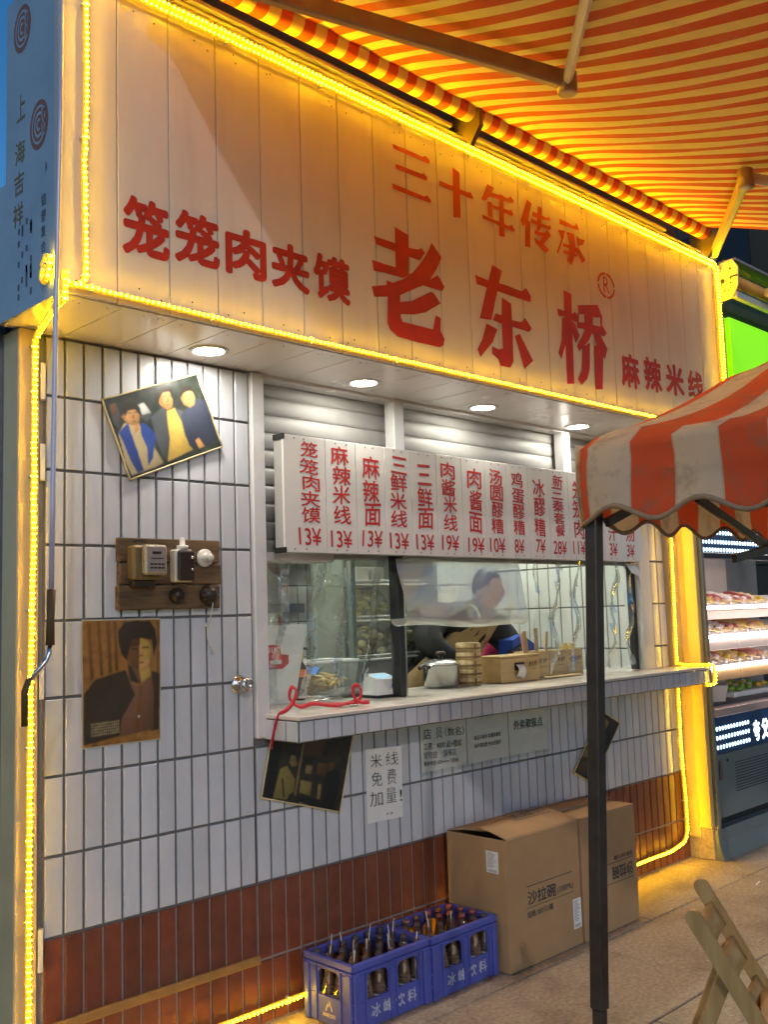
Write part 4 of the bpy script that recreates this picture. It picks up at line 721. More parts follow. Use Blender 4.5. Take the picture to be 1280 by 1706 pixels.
# ------------------------------------------------------------------ cardboard boxes
def carton(name, label, x0, x1, y0, y1, h, open_top, texts, labels):
    t = thing(name, ((x0+x1)/2, (y0+y1)/2, 0), label, 'cardboard box', 'cardboard boxes against the stall')
    m = MB(); th = .005
    m.box(x0, x1, y0, y0+th, .003, h, .0015); m.box(x0, x1, y1-th, y1, .003, h, .0015); m.box(x0, x0+th, y0+th, y1-th, .003, h, .0015); m.box(x1-th, x1, y0+th, y1-th, .003, h, .0015); m.box(x0+th, x1-th, y0+th, y1-th, .003, .008)
    m.build('walls', CARD, t)
    ym = (y0+y1)/2
    if open_top:
        for pts in ([(x0+.012, y0+.002, h+.001), (x1-.004, y0+.002, h+.001), (x1-.03, ym-.01, h+.048), (x0-.01, ym-.02, h+.040)], [(x0+.004, y1-.004, h+.0005), (x1-.004, y1-.004, h+.0005), (x1-.004, ym+.01, h+.016), (x0+.06, ym-.004, h+.004)]):
            m = MB(); n = 10; P_ = []
            for i in range(n+1):
                a = Vector(pts[0]).lerp(Vector(pts[3]), i/n); b = Vector(pts[1]).lerp(Vector(pts[2]), i/n)
                P_.append([a.lerp(b, j/n)+Vector((0, 0, .012*math.sin(math.pi*i/n)*math.sin(2.2*j/n+.5))) for j in range(n+1)])
            m.grid(P_); solidify(m.build('flap', CARD, t), .004)
    else:
        for a, b in ((y0+.001, ym-.002), (ym+.002, y1-.001)):
            m = MB(); m.grid([[(x0+.001+(x1-x0-.002)*j/8, a+(b-a)*i/4, h+.004+.006*math.sin(math.pi*j/8)*(1-abs(2*i/4-1) if 0 else i/4 if a < ym-.05 else 1-i/4)) for j in range(9)] for i in range(5)]); solidify(m.build('flap', CARD, t), .004)
        m = MB(); m.grid([[(x0+(x1-x0)*j/8, ym-.03+.03*i, h+.012+.004*math.sin(j)) for j in range(9)] for i in range(3)]); m.build('packing_tape', CLEAR2, t)
    m = MB()
    for body, u0, u1, v0, v1, off, flip in texts:
        if flip: put_text(m, body, (u1, y0-.0006, v1), (u0-u1, 0, 0), (0, 0, v0-v1), off)
        elif body == '-': m.add([(u0, y0-.0006, v0), (u1, y0-.0006, v0), (u1, y0-.0006, v1), (u0, y0-.0006, v1)], [(0, 1, 2, 3)])
        else: put_text(m, body, (u0, y0-.0006, v0), (u1-u0, 0, 0), (0, 0, v1-v0), off)
    m.build('print', M('carton_ink', (.045, .05, .055), .8), t)
    for face, a, b, c, d in labels:
        m = MB(); k = MB(); f = (lambda u, v, e=0.: (u, y0-.001-e, v)) if face == 'y' else (lambda u, v, e=0.: (x0-.001-e, u, v))
        m.add([f(a, c), f(b, c), f(b, d), f(a, d)], [(0, 1, 2, 3)])
        s = (b-a); n = 14
        for q in range(n):
            v = d-(d-c)*(.06+.72*q/n); u1 = a+s*(.1+.75*random.uniform(.5, 1)); k.add([f(a+s*.1, v, .0004), f(u1, v, .0004), f(u1, v-(d-c)*.02, .0004), f(a+s*.1, v-(d-c)*.02, .0004)], [(0, 1, 2, 3)])
        for q in range(16):
            u = a+s*(.12+.76*q/16); k.add([f(u, c+(d-c)*.05, .0004), f(u+s*.025, c+(d-c)*.05, .0004), f(u+s*.025, c+(d-c)*.15, .0004), f(u, c+(d-c)*.15, .0004)], [(0, 1, 2, 3)])
        l_ = m.build('sticker', PAPER, t); k.build('sticker_print', M('sticker_grey', (.25, .25, .26), .8), l_)
    return t
c1 = carton('cardboard_box', 'open-flapped brown cardboard box beside the blue crates', 1.727, 2.236, -.378, -.055, .528, True,
       [('-', 1.855, 2.176, .318, .3215, 0, 0), ('-', 1.850, 2.182, .233, .2355, 0, 0), ('沙拉碗', 1.857, 2.055, .243, .300, .02, 0), ('(1300ML)', 2.065, 2.18, .245, .275, .006, 0), ('规格:300只/箱', 1.850, 2.03, .193, .220, .008, 0)],
       [('y', 2.172, 2.232, .075, .200), ('x', -.274, -.338, .390, .477)])
c2 = carton('cardboard_box', 'closed brown cardboard box with upside-down print behind the black canopy post', 2.244, 2.690, -.385, -.085, .528, False,
       [('-', 2.42, 2.661, .294, .297, 0, 0), ('-', 2.42, 2.657, .205, .208, 0, 0), ('沙拉碗', 2.478, 2.655, .218, .278, .02, 1), ('规格:300只/箱', 2.50, 2.655, .303, .325, .008, 1)], [])
m = MB(); m.box(1.86, 2.08, -.30, -.295, .5, .5)
# stamp on the lifted flap
fl = [o for o in c1.children if o.name.startswith('flap')][0]
m = MB(); q0, q1, q2, q3 = Vector((1.90, -.30, .563)), Vector((2.14, -.305, .563)), Vector((2.12, -.245, .584)), Vector((1.89, -.24, .580))
def on_flap(u, v):
    p = q0.lerp(q1, u).lerp(q3.lerp(q2, u), v); return p+Vector((0, -.002, .0085))
for u0, u1, v0, v1 in ((0, 1, 0, .05), (0, 1, .95, 1), (0, .015, 0, 1), (.985, 1, 0, 1)): m.add([on_flap(u0, v0), on_flap(u1, v0), on_flap(u1, v1), on_flap(u0, v1)], [(0, 1, 2, 3)])
vs, fs, _ = glyphs('禁止踩踏 小心', .01); m.add([on_flap(.06+.88*u, .2+.6*v) for u, v in vs], fs); m.build('print', MATS['carton_ink'], fl)
# ------------------------------------------------------------------ crates with bottles
BLUEP = M('crate_blue', (.085, .105, .43), .42, ns=8, amt=.2, dirt=.35, dcol=(.12, .13, .28), ds=9)
CRW = M('crate_print', (.62, .64, .70), .6, ns=60, amt=.5)
def crate(x0, y0, label, logo, rz):
    x1, y1, h, th = x0+.386, y0+.262, .236, .010
    t = thing('bottle_crate', ((x0+x1)/2, (y0+y1)/2, 0), label, 'crate', 'blue drink crates')
    m = MB()
    def wall(O, U, L_, N, wins):
        O, U, N = Vector(O), Vector(U), Vector(N); Z = Vector((0, 0, 1)); zs = [.004, .094, .182, .205]
        def pan(u0, u1, z0, z1, d=0.): m.obox(O+U*((u0+u1)/2)+Z*((z0+z1)/2)+N*(th/2-d), U, N, Z, (u1-u0)/2, th/2, (z1-z0)/2, .002)
        pan(.010, L_-.010, .004, .100); pan(.010, L_-.010, .190, .208)
        us = [.010]+[v for w_ in wins for v in w_]+[L_-.010]
        for a, b in zip(us[::2], us[1::2]): pan(a, b, .1001, .1899)
        for a, b in wins:                  # rounded window heads
            for s_, e_ in ((a, 1), (b, -1)):
                P2 = [(s_, .190), (s_+e_*.026, .190)]+[(s_+e_*(.026-.026*math.sin(math.radians(q))), .190-.026+.026*math.cos(math.radians(q))) for q in (15, 30, 45, 60, 75)]+[(s_, .164)]
                if e_ < 0: P2 = P2[::-1]
                m.prism(P2, O, U, Z, N*(th))
        m.obox(O+U*(L_/2)+Z*.222+N*.004, U, N, Z, L_/2+.006, .009, .013, .004)
        m.obox(O+U*(L_/2)+Z*.203+N*-.002, U, N, Z, L_/2+.002, .004, .003, .001)
        for a in (.004, L_-.026): m.obox(O+U*(a+.011)+Z*.103-N*.003, U, N, Z, .014, .007, .100, .004)
        for a, b in wins: 
            m.obox(O+U*(a-.006)+Z*.105-N*.002, U, N, Z, .003, .004, .098, .001); m.obox(O+U*(b+.006)+Z*.105-N*.002, U, N, Z, .003, .004, .098, .001)
    wall((x0, y0, 0), (1, 0, 0), x1-x0, (0, 1, 0), [(.068, .178), (.222, .332)])
    wall((x0, y1, 0), (1, 0, 0), x1-x0, (0, -1, 0), [(.068, .178), (.222, .332)])
    wall((x0, y0, 0), (0, 1, 0), y1-y0, (1, 0, 0), [(.07, .19)])
    wall((x1, y0, 0), (0, 1, 0), y1-y0, (-1, 0, 0), [(.07, .19)])
    m.box(x0+.012, x1-.012, y0+.012, y1-.012, .004, .014)
    m.build('shell', BLUEP, t)
    m = MB(); tx = '冰峰饮料'
    for i, ch in enumerate(tx): put_text(m, ch, (x0+.085+i*.062, y0-.0008, .034), (.047, 0, 0), (.0, 0, .046), .012)
    m.build('lettering', CRW if not logo else MATS['crate_print'], t)
    def peaks(m, f, s):
        for P2 in ([(-.5, 0), (-.2, .75), (-.05, .5), (.08, 1), (.5, .1), (.35, .1), (.1, .7), (-.02, .35), (-.17, .5), (-.36, 0)],): m.poly([f(a*s, b*s) for a, b in P2])
    m = MB(); yc = (y0+y1)/2; f = lambda a, b: (x0-.0008, yc-a, .048+b); peaks(m, f, .040); 
    vs, fs, _ = glyphs('冰峰饮料', .012); m.add([(x0-.0008, yc+.036-.072*u, .028+.015*v) for u, v in vs], fs); m.build('emblem', M('crate_print_yellow', (.62, .56, .35), .6), t)
    return (x0, x1, y0, y1)
B_PROF = [(.001, .004), (.024, 0), (.0275, .004), (.0278, .012), (.0275, .085), (.0265, .105), (.019, .140), (.0135, .168), (.0125, .205), (.0138, .210), (.0138, .222), (.0120, .2225), (.0112, .205), (.0115, .17), (.017, .14), (.0245, .105), (.0255, .08), (.0255, .012), (.001, .009)]
bot_m = None; lab_m = None; cap_m = None
def bottle_meshes():
    global bot_m, lab_m, cap_m
    m = MB(); m.lathe((0, 0, 0), B_PROF, 14, cap=False); bot_m = m.mesh('glass', GLASSB, (0, 0, 0))
    m = MB(); n = 14
    for z0, z1, mi in ((.030, .042, 0), (.078, .083, 0)): m.add([(.0282*math.cos(2*math.pi*k/n), .0282*math.sin(2*math.pi*k/n), z) for z in (z0, z1) for k in range(n)], [(k, (k+1) % n, (k+1) % n+n, k+n) for k in range(n)], mi, True)
    for a in (0, 120, 240):
        R_ = lambda u, v: (.0287*math.cos(math.radians(a)+u/.0287), .0287*math.sin(math.radians(a)+u/.0287), v)
        m.poly([R_(u*.02, .045+v*.026) for u, v in [(-.5, 0), (-.2, .75), (-.05, .5), (.08, 1), (.5, .1)]], 1)
    lab_m = m.mesh('printed_label', [M('bottle_print_white', (.70, .66, .6), .4), M('bottle_print_cream', (.62, .55, .42), .4)], (0, 0, 0))
    m = MB(); m.lathe((0, 0, 0), [(.0145, .212), (.0148, .222), (.0135, .226), (.001, .227)], 12); cap_m = m.mesh('cap', M('bottle_cap', (.42, .12, .09), .35, .3), (0, 0, 0))
bottle_meshes()
STRAW = M('straw_plastic', (.80, .76, .70), .4)
def fill(ext, label, slabel, grp, caps, straws, rz):
    x0, x1, y0, y1 = ext; nx_, ny_ = 6, 4
    for i in range(nx_):
        for j in range(ny_):
            x = x0+.030+(x1-x0-.060)*(i+.0)/(nx_-1); y = y0+.034+(y1-y0-.068)*j/(ny_-1); zz = .0145
            t = thing('soda_bottle', (x, y, zz), '%s, %s row, %s from the left' % (label, ('front', 'second', 'third', 'back')[j], ('first', 'second', 'third', 'fourth', 'fifth', 'sixth')[i]), 'bottle', grp)
            link('glass', bot_m, (x, y, zz), t).rotation_euler = (0, 0, rz.uniform(0, 6)); link('printed_label', lab_m, (x, y, zz), t).rotation_euler = (0, 0, rz.uniform(0, 6))
            if (i, j) in caps: link('cap', cap_m, (x, y, zz), t)
            if (i, j) in straws:
                a = rz.uniform(0, 6.28); dx, dy = .010*math.cos(a), .010*math.sin(a); hh = rz.uniform(.245, .275)
                pts = [(x-dx*.8, y-dy*.8, zz+.02), (x+dx*.6, y+dy*.6, zz+.215), (x+dx*1.2, y+dy*1.2, zz+hh)]
                if rz.random() < .25: pts.append((x+dx*3.6, y+dy*3.6, zz+hh+rz.uniform(.012, .03)))
                MB().tube(pts, .0016, 6).build('drinking_straw', STRAW, None, '%s, %s row, %s from the left' % (slabel, ('front', 'second', 'third', 'back')[j], ('first', 'second', 'third', 'fourth', 'fifth', 'sixth')[i]), 'straw', grp.replace('bottles', 'straws'))
rz = random.Random(11)
E1 = crate(.925, -.318, 'blue plastic drinks crate with clear white lettering, nearer the door', 1, rz)
E2 = crate(1.322, -.326, 'blue plastic drinks crate with worn lettering against the cardboard box', 0, rz)
fill(E1, 'glass soda bottle in the crate nearer the door', 'pale straw in the crate nearer the door', 'bottles in the nearer crate', [], [(0, 0), (0, 2), (1, 1), (1, 3), (2, 1), (2, 3), (3, 0), (3, 2), (4, 1), (4, 3), (5, 2), (5, 0)], rz)
fill(E2, 'glass soda bottle in the crate beside the carton', 'pale straw in the crate beside the carton', 'bottles in the farther crate', [(3, 2), (4, 3), (5, 2), (5, 3), (4, 1), (5, 1), (3, 3), (4, 2)], [(1, 1), (2, 2), (3, 1)], rz)
# ------------------------------------------------------------------ striped market canopy on black posts
CN = M_stripe('canopy_cloth', (.76, .105, .030), (.72, .58, .40), 0, .245, off=.10, transl=.22, dirt=.72, dcol=(.25, .18, .10), duty=.5, pipe=.035, dsc=11.)
HEM = M('hem_tape', (.36, .25, .16), .7, ns=20, amt=.2)
can = thing('market_canopy', (.72, -1.5, 0), 'red and white striped cart canopy with scalloped valance on black posts', 'canopy')
xL, xR, yN, yS, zH, zE = .715, 3.15, -1.525, -4.0, 1.685, 1.885
xc = (xL+xR)/2; zt = 2.29
nseg = 100
def scal(s): return .021*(1-math.cos(2*math.pi*s/.235))
# side facing the door: valance + roof slope
P_ = []
prof = [(0, 0.), (.0, .05), (.004, .10), (-.002, .15), (.0, .185), (.012, .205)]
for k in range(6):
    row = []
    for j in range(nseg+1):
        s = j*(yN-yS)/nseg; y = yN-s; bx = .010*math.sin(s*11+k*.6)+.006*math.sin(s*23)
        z0 = zH+(scal(s+.02) if True else 0); zz = z0+(zE-z0)*prof[k][1]/.205
        row.append((xL-bx*(1 if k < 4 else .3), y, zz))
    P_.append(row)
for k in range(1, 15):
    row = []
    for j in range(nseg+1):
        s = j*(yN-yS)/nseg; y = yN-s; u = k/14; sag = .020*math.sin(math.pi*u*2.2)*(1 if u < .9 else 0)
        row.append((xL+(xc-xL)*u, y+.02*math.sin(u*9), zE+.018+(zt-zE)*u-sag*1.2+.013*math.sin(s*9+u*7)+.006*math.sin(s*21-u*5)))
    P_.append(row)
def cuv(i, j): return (j*(yN-yS)/nseg, i*.05)
m = MB(); m.grid(P_, cuv); o = m.build('side_cloth', CN, can)
hem = [Vector(p)+Vector((-.001, 0, -.004)) for p in P_[0]]
m = MB(); m.tube(hem, .007, 6); m.build('hem', HEM, o)
# far roof slope and the end valance over the stall side
Q = []
for k in range(0, 9):
    u = k/8; Q.append([(xc+(xR-xc)*u, yN-j*(yN-yS)/30, zt-(zt-zE)*u) for j in range(31)])
m = MB(); m.grid(Q, lambda i, j: (j*(yN-yS)/30, i*.05)); m.build('roof_cloth', CN, can)
V_ = []
for k in range(6):
    row = []
    for j in range(121):
        s = j*(xR-xL)/120; z0 = zH-.012+scal(s+.02)*.9; row.append((xL+s, yN+.012+.008*math.sin(s*13+k*.5), z0+(1.90-z0)*k/5))
    V_.append(row)
m = MB(); m.grid(V_, lambda i, j: (-.135+j*(xR-xL)/120, i*.05)); ev = m.build('end_valance', CN, can)
m = MB(); m.tube([Vector(p)+Vector((0, 0, -.004)) for p in V_[0]], .006, 6); m.build('hem', HEM, ev)
# frame
POST = M('post_black', (.060, .050, .042), .38, .3, ns=14, amt=.35, dirt=.3, dcol=(.12, .08, .05), ds=12)
vr = Vector((.03, 1, 0)).normalized()
def post(bx, by, tx, ty):
    m = MB(); B_, T_ = Vector((bx, by, 0)), Vector((tx, ty, 1.855)); S_ = B_.lerp(T_, .245)
    m.bar(S_, T_, .036, .036, upv=vr, b=.003); a = m.build('post', POST, can)
    m = MB(); m.bar(B_, S_-Vector((0, 0, .0)), .029, .029, upv=vr, b=.003); m.build('post_foot', POST, a)
post(.690, -1.487, .742, -1.545); post(3.12, -1.55, 3.12, -1.55)
fr_ = MB(); fr_.bar((.735, -1.55, 1.80), (3.12, -1.55, 1.80), .02, .028, b=.002); fr_.build('frame_rail', POST, can)
fr_ = MB(); fr_.bar((.738, -1.55, 1.79), (.738, -3.9, 1.79), .02, .028, b=.002); fr_.build('frame_rail', POST, can)
fr_ = MB(); fr_.bar((.745, -1.575, 1.685), (1.05, -1.575, 1.79), .016, .024, b=.002); fr_.build('brace', POST, can)
fr_ = MB(); fr_.bar((1.27, -1.56, 1.785), (1.747, -1.56, 1.640), .016, .026, b=.002); fr_.bar((1.735, -1.56, 1.640), (2.2, -1.56, 1.78), .016, .026, b=.002); fr_.build('scissor_brace', POST, can)
fr_ = MB(); fr_.bar((1.40, -1.60, 1.60), (1.760, -1.585, 1.648), .016, .026, b=.002); fr_.build('scissor_brace', POST, can)
m = MB(); m.lathe((1.747, -1.575, 1.642), [(.012, 0), (.012, .03), (.004, .034)], 10, axis=(0, 1, 0)); m.build('brace_bolt', STEEL, can)
# ------------------------------------------------------------------ wooden folding chair
CHW = M_wood('chair_wood', (.38, .22, .075), (.56, .36, .14), 2, 34, .42)
A_, B_ = Vector((1.035, -1.620, 0)), Vector((.783, -1.735, 0)); wv = (A_-B_).normalized(); fv = Vector((wv.y, -wv.x, 0)); C0 = (A_+B_)/2
ch = thing('folding_chair', C0+fv*.2, 'pale wooden folding chair with slatted back on the paving', 'chair')
def CP(a, b, c): return C0+fv*a+wv*b+Vector((0, 0, c))     # a forward, b sideways, c up
hw = (A_-B_).length/2+.008
top, run = .705, .40
for s in (-1, 1):
    m = MB(); n = 12; P2 = []
    for sgn in (-1, 1):
        pass
    # flat board stile with rounded head, following the lean
    dirv = Vector((run, top)); L_ = dirv.length; du = Vector((run/L_, -top/L_)); dn = Vector((top/L_, run/L_)); hwid = .019
    out = []
    for i in range(9):
        a = math.pi/2+math.pi*i/8; out.append((-du*0)+du*(.019*math.cos(a))*1.0+dn*(.019*math.sin(a)))
    pts2 = [Vector((0, top))+o_ for o_ in out]+[Vector((run, 0))-dn*hwid, Vector((run, 0))+dn*hwid]
    pts2 = [(p.x, max(.0, p.y)) for p in pts2]
    m.prism(pts2, CP(0, s*hw-.011*1, 0), fv, (0, 0, 1), wv*.022); m.build('stile', CHW, ch)
def along(t): return run*t, top*(1-t)
for t0, t1 in ((.055, .135), (.175, .255), (.31, .38)):
    m = MB(); n = 10; P_ = []
    for i in range(3):
        t_ = t0+(t1-t0)*i/2; a, c = along(t_)
        P_.append([CP(a-.016*math.cos(math.pi*(j/n-.5))*1.2, -hw+.011+(2*hw-.022)*j/n, c-.012*math.cos(math.pi*(j/n-.5))) for j in range(n+1)])
    m.grid(P_); solidify(m.build('back_slat', CHW, ch), .012, 0)
for k in range(5):
    a0 = .13+.055*k; MB().obox(CP(a0+.03, 0, .452), fv, wv, Vector((0, 0, 1)), .026, hw-.014, .008, .003).build('seat_slat', CHW, ch)
for s in (-1, 1):
    m = MB(); m.bar(CP(.062, s*(hw-.028), .565), CP(-.17, s*(hw-.028), .0), .020, .036, b=.003); m.build('rear_leg', CHW, ch)
    m = MB(); m.bar(CP(.13, s*(hw-.030), .430), CP(.41, s*(hw-.030), .430), .018, .030, b=.003); m.build('seat_rail', CHW, ch)
m = MB(); m.bar(CP(-.12, -hw+.03, .12), CP(-.12, hw-.03, .12), .02, .03, b=.003); m.build('stretcher', CHW, ch)

# bits of litter
for x, y, l, a, lb in ((2.02, -.62, .045, .4, 'thin pale wooden splinter lying on the paving before the cardboard boxes'), (2.75, -.62, .022, 1.2, 'small pale paper scrap on the paving right of the black post'), (3.55, -.55, .07, .2, 'pale splinter on the paving near the cabinet plinth')):
    MB().bar((x, y, .004), (x+l*math.cos(a), y+l*math.sin(a), .006), .008, .003).build('litter', STRAW, None, lb, 'litter')
# ------------------------------------------------------------------ refrigerated display cabinet next door
CABG = M('cabinet_grey_green', (.16, .19, .185), .38, ns=6, amt=.15, dirt=.2, dcol=(.10, .10, .09), ds=6)
CABE = M('cabinet_edge', (.25, .24, .18), .38, .2, ns=8, amt=.12)
CABB = M('cabinet_blue', (.035, .085, .19), .3, ns=8, amt=.15)
CABW = M('cabinet_inner', (.62, .50, .44), .4, ns=6, amt=.1)
CABWD = M('cabinet_wood', (.50, .30, .14), .4, ns=7, amt=.12)
TRAY = M('tray_white', (.75, .70, .68), .35, ns=12, amt=.1)
LEDW = M('cabinet_strip', (1, 1, 1), .3, emit=(1., .90, .86), es=7.)
DOT = M('cabinet_dot', (1, 1, 1), .3, emit=(.55, .82, 1.), es=2.6)
DOT.cycles.emission_sampling = 'NONE'
cab = thing('display_cabinet', (4.7, .2, 0), 'open refrigerated display cabinet with lit shelves of skewers beyond the stall', 'display cabinet')
X0, X1, YF, YB = 3.91, 5.6, -.17, .55
MB().box(X0, X0+.035, YF-.004, YB, .17, 2.05, .004).build('end_panel', CABE, cab)
MB().box(X0+.0355, X1, YB-.03, YB, .17, 2.05).build('back_panel', CABW, cab)
MB().box(X0+.0355, X1, YF+.02, YB-.031, 2.0, 2.05).build('top_panel', CABG, cab)
pl = MB(); pl.prism([(YF-.03, 0), (YF-.005, .10), (YF, .17), (YB, .17), (YB, 0)], (X0-.01, 0, 0), (0, 1, 0), (0, 0, 1), (X1-X0, 0, 0)); pl.build('plinth', CABG, cab)
MB().box(X0+.0355, X1, YF+.06, YF+.08, .17, .225).build('kick_recess', BLACK, cab)
lp = MB().box(X0+.0355, X1, YF, YF+.02, .225, .588, .004).build('lower_panel', CABG, cab)
gr = MB()
for r in range(11):
    for c in range(20): gr.box(4.165+c*.022, 4.165+c*.022+.014, YF-.0012, YF-.0003, .352+r*.0165, .352+r*.0165+.006)
gr.build('vent_slots', INK, lp, kind='stuff')
m = MB(); m.box(3.965, 3.992, YF-.010, YF-.0005, .44, .555, .004); m.build('lock_plate', M('lock_brown', (.12, .08, .07), .4), lp)
m = MB(); m.lathe((4.072, YF, .545), [(.010, 0), (.010, .004), (.004, .005)], 12, axis=(0, -1, 0)); m.build('lock', BLACK, lp)
bp = MB().box(X0+.0355, X1, YF-.002, YF+.02, .592, .80, .003).build('light_panel', CABB, cab)
m = MB()
for r, z in enumerate((.735, .682, .628)):
    for c in range(12): m.sphere((3.963+c*.0365, YF-.003, z+.002*c*.1), .0085, .004, .0125, 8, 6)
m.build('light_dots', DOT, bp, kind='stuff')
m = MB(); put_text(m, '夸', (4.430, YF-.0035, .615), (.085, 0, 0), (0, 0, .125), .02); m.build('lettering', M('lit_letter', (1, 1, 1), .3, emit=(.85, .93, 1.), es=2.5), bp); m = MB(); put_text(m, '父', (4.545, YF-.0035, .615), (.095, 0, 0), (0, 0, .125), .03); m.build('lettering', M('lit_letter', (1, 1, 1), .3, emit=(.85, .93, 1.), es=2.5), bp)
MB().box(X0+.0355, X1, YF-.012, .10, .802, .850, .004).build('sill', M('sill_pink', (.50, .36, .32), .3, ns=8, amt=.1), cab)
MB().box(X0+.0355, X1, -.09, YB-.031, .851, .872).build('well', M('well_dark', (.08, .06, .06), .4), cab)
hd = MB().box(X0+.0355, X1, YF+.01, YF+.05, 1.775, 2.0, .003).build('header', CABB, cab)
m = MB()
for z in (1.895, 1.838, 1.79):
    for c in range(24): m.sphere((3.972+c*.0365, YF+.009, z), .0085, .004, .0125, 8, 6)
m.build('light_dots', DOT, hd, kind='stuff')
MB().box(X0+.0355, X1, YF+.0, YF+.06, 1.735, 1.770, .003).build('header_rail', BLACK, cab)
MB().box(X0+.05, X1, YF+.08, YF+.11, 1.742, 1.764).build('strip_light', LEDW, cab)
STK = M('bamboo_stick', (.56, .38, .17), .6, ns=20, amt=.15); foods = [M('food_pink', (.55, .22, .17), .45, ns=40, amt=.3), M('food_tan', (.55, .36, .15), .5, ns=40, amt=.3), M('food_white', (.66, .56, .50), .45, ns=40, amt=.2), M('food_yellow', (.62, .40, .06), .5, ns=40, amt=.3), M('food_red', (.35, .07, .05), .45, ns=40, amt=.3)]
r6 = random.Random(5)
for lev, z in enumerate((1.445, 1.272, 1.090)):
    rise = .075; D = .34
    s = MB(); s.prism([(YF+.02, z-.004), (YF+.02+D, z-.004+rise), (YF+.02+D, z-.014+rise), (YF+.02, z-.014)], (X0+.038, 0, 0), (0, 1, 0), (0, 0, 1), (X1-X0-.04, 0, 0)); so2 = s.build('shelf', TRAY, cab)
    MB().box(X0+.038, X1, YF, YF+.018, z-.014, z+.006, .002).build('strip_light', LEDW, so2)
    if lev:
        for c in range(4): MB().box(X0+.04+c*.42, X0+.04+c*.42+.41, YF+.02, YF+.032, z-.085, z-.022, .003).build('front_board', CABWD if lev == 2 else CABW, so2)
    else: MB().box(X0+.04, X1, YF+.06, YF+.075, z-.075, z-.02, .002).build('front_board', CABW, so2)
    tg = MB()
    for c in range(9): tg.box(X0+.09+c*.17+.03*lev, X0+.12+c*.17+.03*lev, YF+.05, YF+.056, z+.012, z+.036)
    tg.build('tag_holders', M('tag_grey', (.22, .20, .19), .5), so2, kind='stuff')
    for c in range(14):
        x = X0+.07+c*.075+r6.uniform(-.015, .015); f = r6.choice(foods); y0 = YF+.03+r6.uniform(0, .03); dx = r6.uniform(-.12, .02)
        def SP(t): return Vector((x+dx*t, y0+.28*t, z+.016+rise*(.28*t+.02)/D+r6.uniform(0, .006)))
        t = thing('food_skewer', SP(0), 'raw food skewer on the %s lit cabinet shelf, %s from the left' % (('top', 'middle', 'bottom')[lev], ('first', 'second', 'third', 'fourth', 'fifth', 'sixth', 'seventh', 'eighth', 'ninth', 'tenth', 'eleventh', 'twelfth', 'thirteenth', 'fourteenth')[c]), 'skewer', 'skewers on the cabinet shelves, %s shelf' % ('top', 'middle', 'bottom')[lev])
        MB().tube([SP(0), SP(.5), SP(.98)], .0035, 6).build('stick', STK, t)
        m = MB()
        if r6.random() < .5: m.tube([SP(q/6) for q in range(2, 7)], [.014, .026, .022, .027, .012], 7)
        else:
            for q in range(4): m.sphere(SP(.35+.16*q), .030, .026, .018, 8, 5)
        m.build('food', f, t)
# trays and greens in the well
t = thing('foam_tray', (4.2, -.03, .872), 'white foam tub of pale broth in the cabinet well', 'tub')
m = MB(); m.lathe((0, 0, 0), [(.001, .004), (.11, .004), (.135, .095), (.142, .098), (.142, .092), (.117, 0), (.001, 0)], 4, cap=False)
m.v = [tuple(Matrix.Translation((4.21, .005, .873)) @ Matrix.Rotation(math.radians(45), 4, 'Z') @ Vector(v)) for v in m.v]; m.v = [(4.21+(a-4.21)*1.5, b, c) for a, b, c in m.v]; m.sm = [False]*len(m.sm); m.build('tub', TRAY, t)
t = thing('vegetable_tray', (4.75, .02, .872), 'tray of green leafy vegetables and pale skewers in the cabinet well', 'vegetable tray')
MB().box(4.44, 5.1, -.06, .2, .873, .905, .004).build('tray', TRAY, t)
m = MB()
for q in range(40): m.sphere((r6.uniform(4.46, 5.0), r6.uniform(-.04, .18), .915+r6.uniform(0, .03)), r6.uniform(.015, .035), r6.uniform(.015, .03), r6.uniform(.01, .022), 7, 5, mi=r6.choice((0, 0, 1, 2)))
m.build('vegetables', [M('leaf_green', (.18, .34, .05), .5), foods[2], foods[3]], t, kind='stuff')
# green light box sign and neighbour's folded awning
gs = thing('green_sign', (4.7, -.38, 2.66), 'plain bright green light box sign on the neighbouring stall', 'sign')
MB().box(3.962, 5.8, -.425, -.30, 2.66, 3.150, .003).build('light_box', M('green_glow', (.2, .6, .02), .4, emit=(.22, .80, .0), es=.46), gs)
MB().box(3.868, 3.952, -.40, -.20, 2.45, 3.155, .004).build('side_frame', CREAMP, gs)
na = thing('folded_awning', (4.6, -.48, 3.2), 'neighbouring folded awning cassette with punched yellow end plate', 'awning')
ep = MB(); ep.prism([(-.398, 3.432), (-.515, 3.455), (-.547, 3.40), (-.540, 3.291), (-.500, 3.225), (-.408, 3.214)], (3.856, 0, 0), (0, 1, 0), (0, 0, 1), (.012, 0, 0)); epo = ep.build('end_plate', CREAMP, na)
m = MB()
for y, z, r in ((-.452, 3.335, .014), (-.500, 3.345, .009), (-.498, 3.315, .007), (-.46, 3.275, .006), (-.485, 3.275, .006), (-.43, 3.25, .007), (-.50, 3.40, .008), (-.42, 3.40, .008), (-.42, 3.36, .006), (-.42, 3.31, .006)): m.lathe((3.8555, y, z), [(r, 0), (r*.9, .001), (.0005, .001)], 10, axis=(-1, 0, 0))
m.box(3.853, 3.8555, -.545, -.495, 3.345, 3.355); m.build('holes', INK, epo)
m = MB(); m.tube([(3.872, -.50, 3.335), (5.8, -.50, 3.335)], .035, 14); m.build('roller', M('neighbour_cloth', (.45, .28, .08), .7, ns=9, amt=.2), na)
MB().box(3.872, 5.8, -.53, -.42, 3.445, 3.462, .002).build('cover', M('cassette_grey', (.26, .25, .22), .5), na)
MB().box(3.872, 5.8, -.525, -.49, 3.225, 3.265, .004).build('front_rail', M('rail_pale', (.5, .55, .45), .4), na)
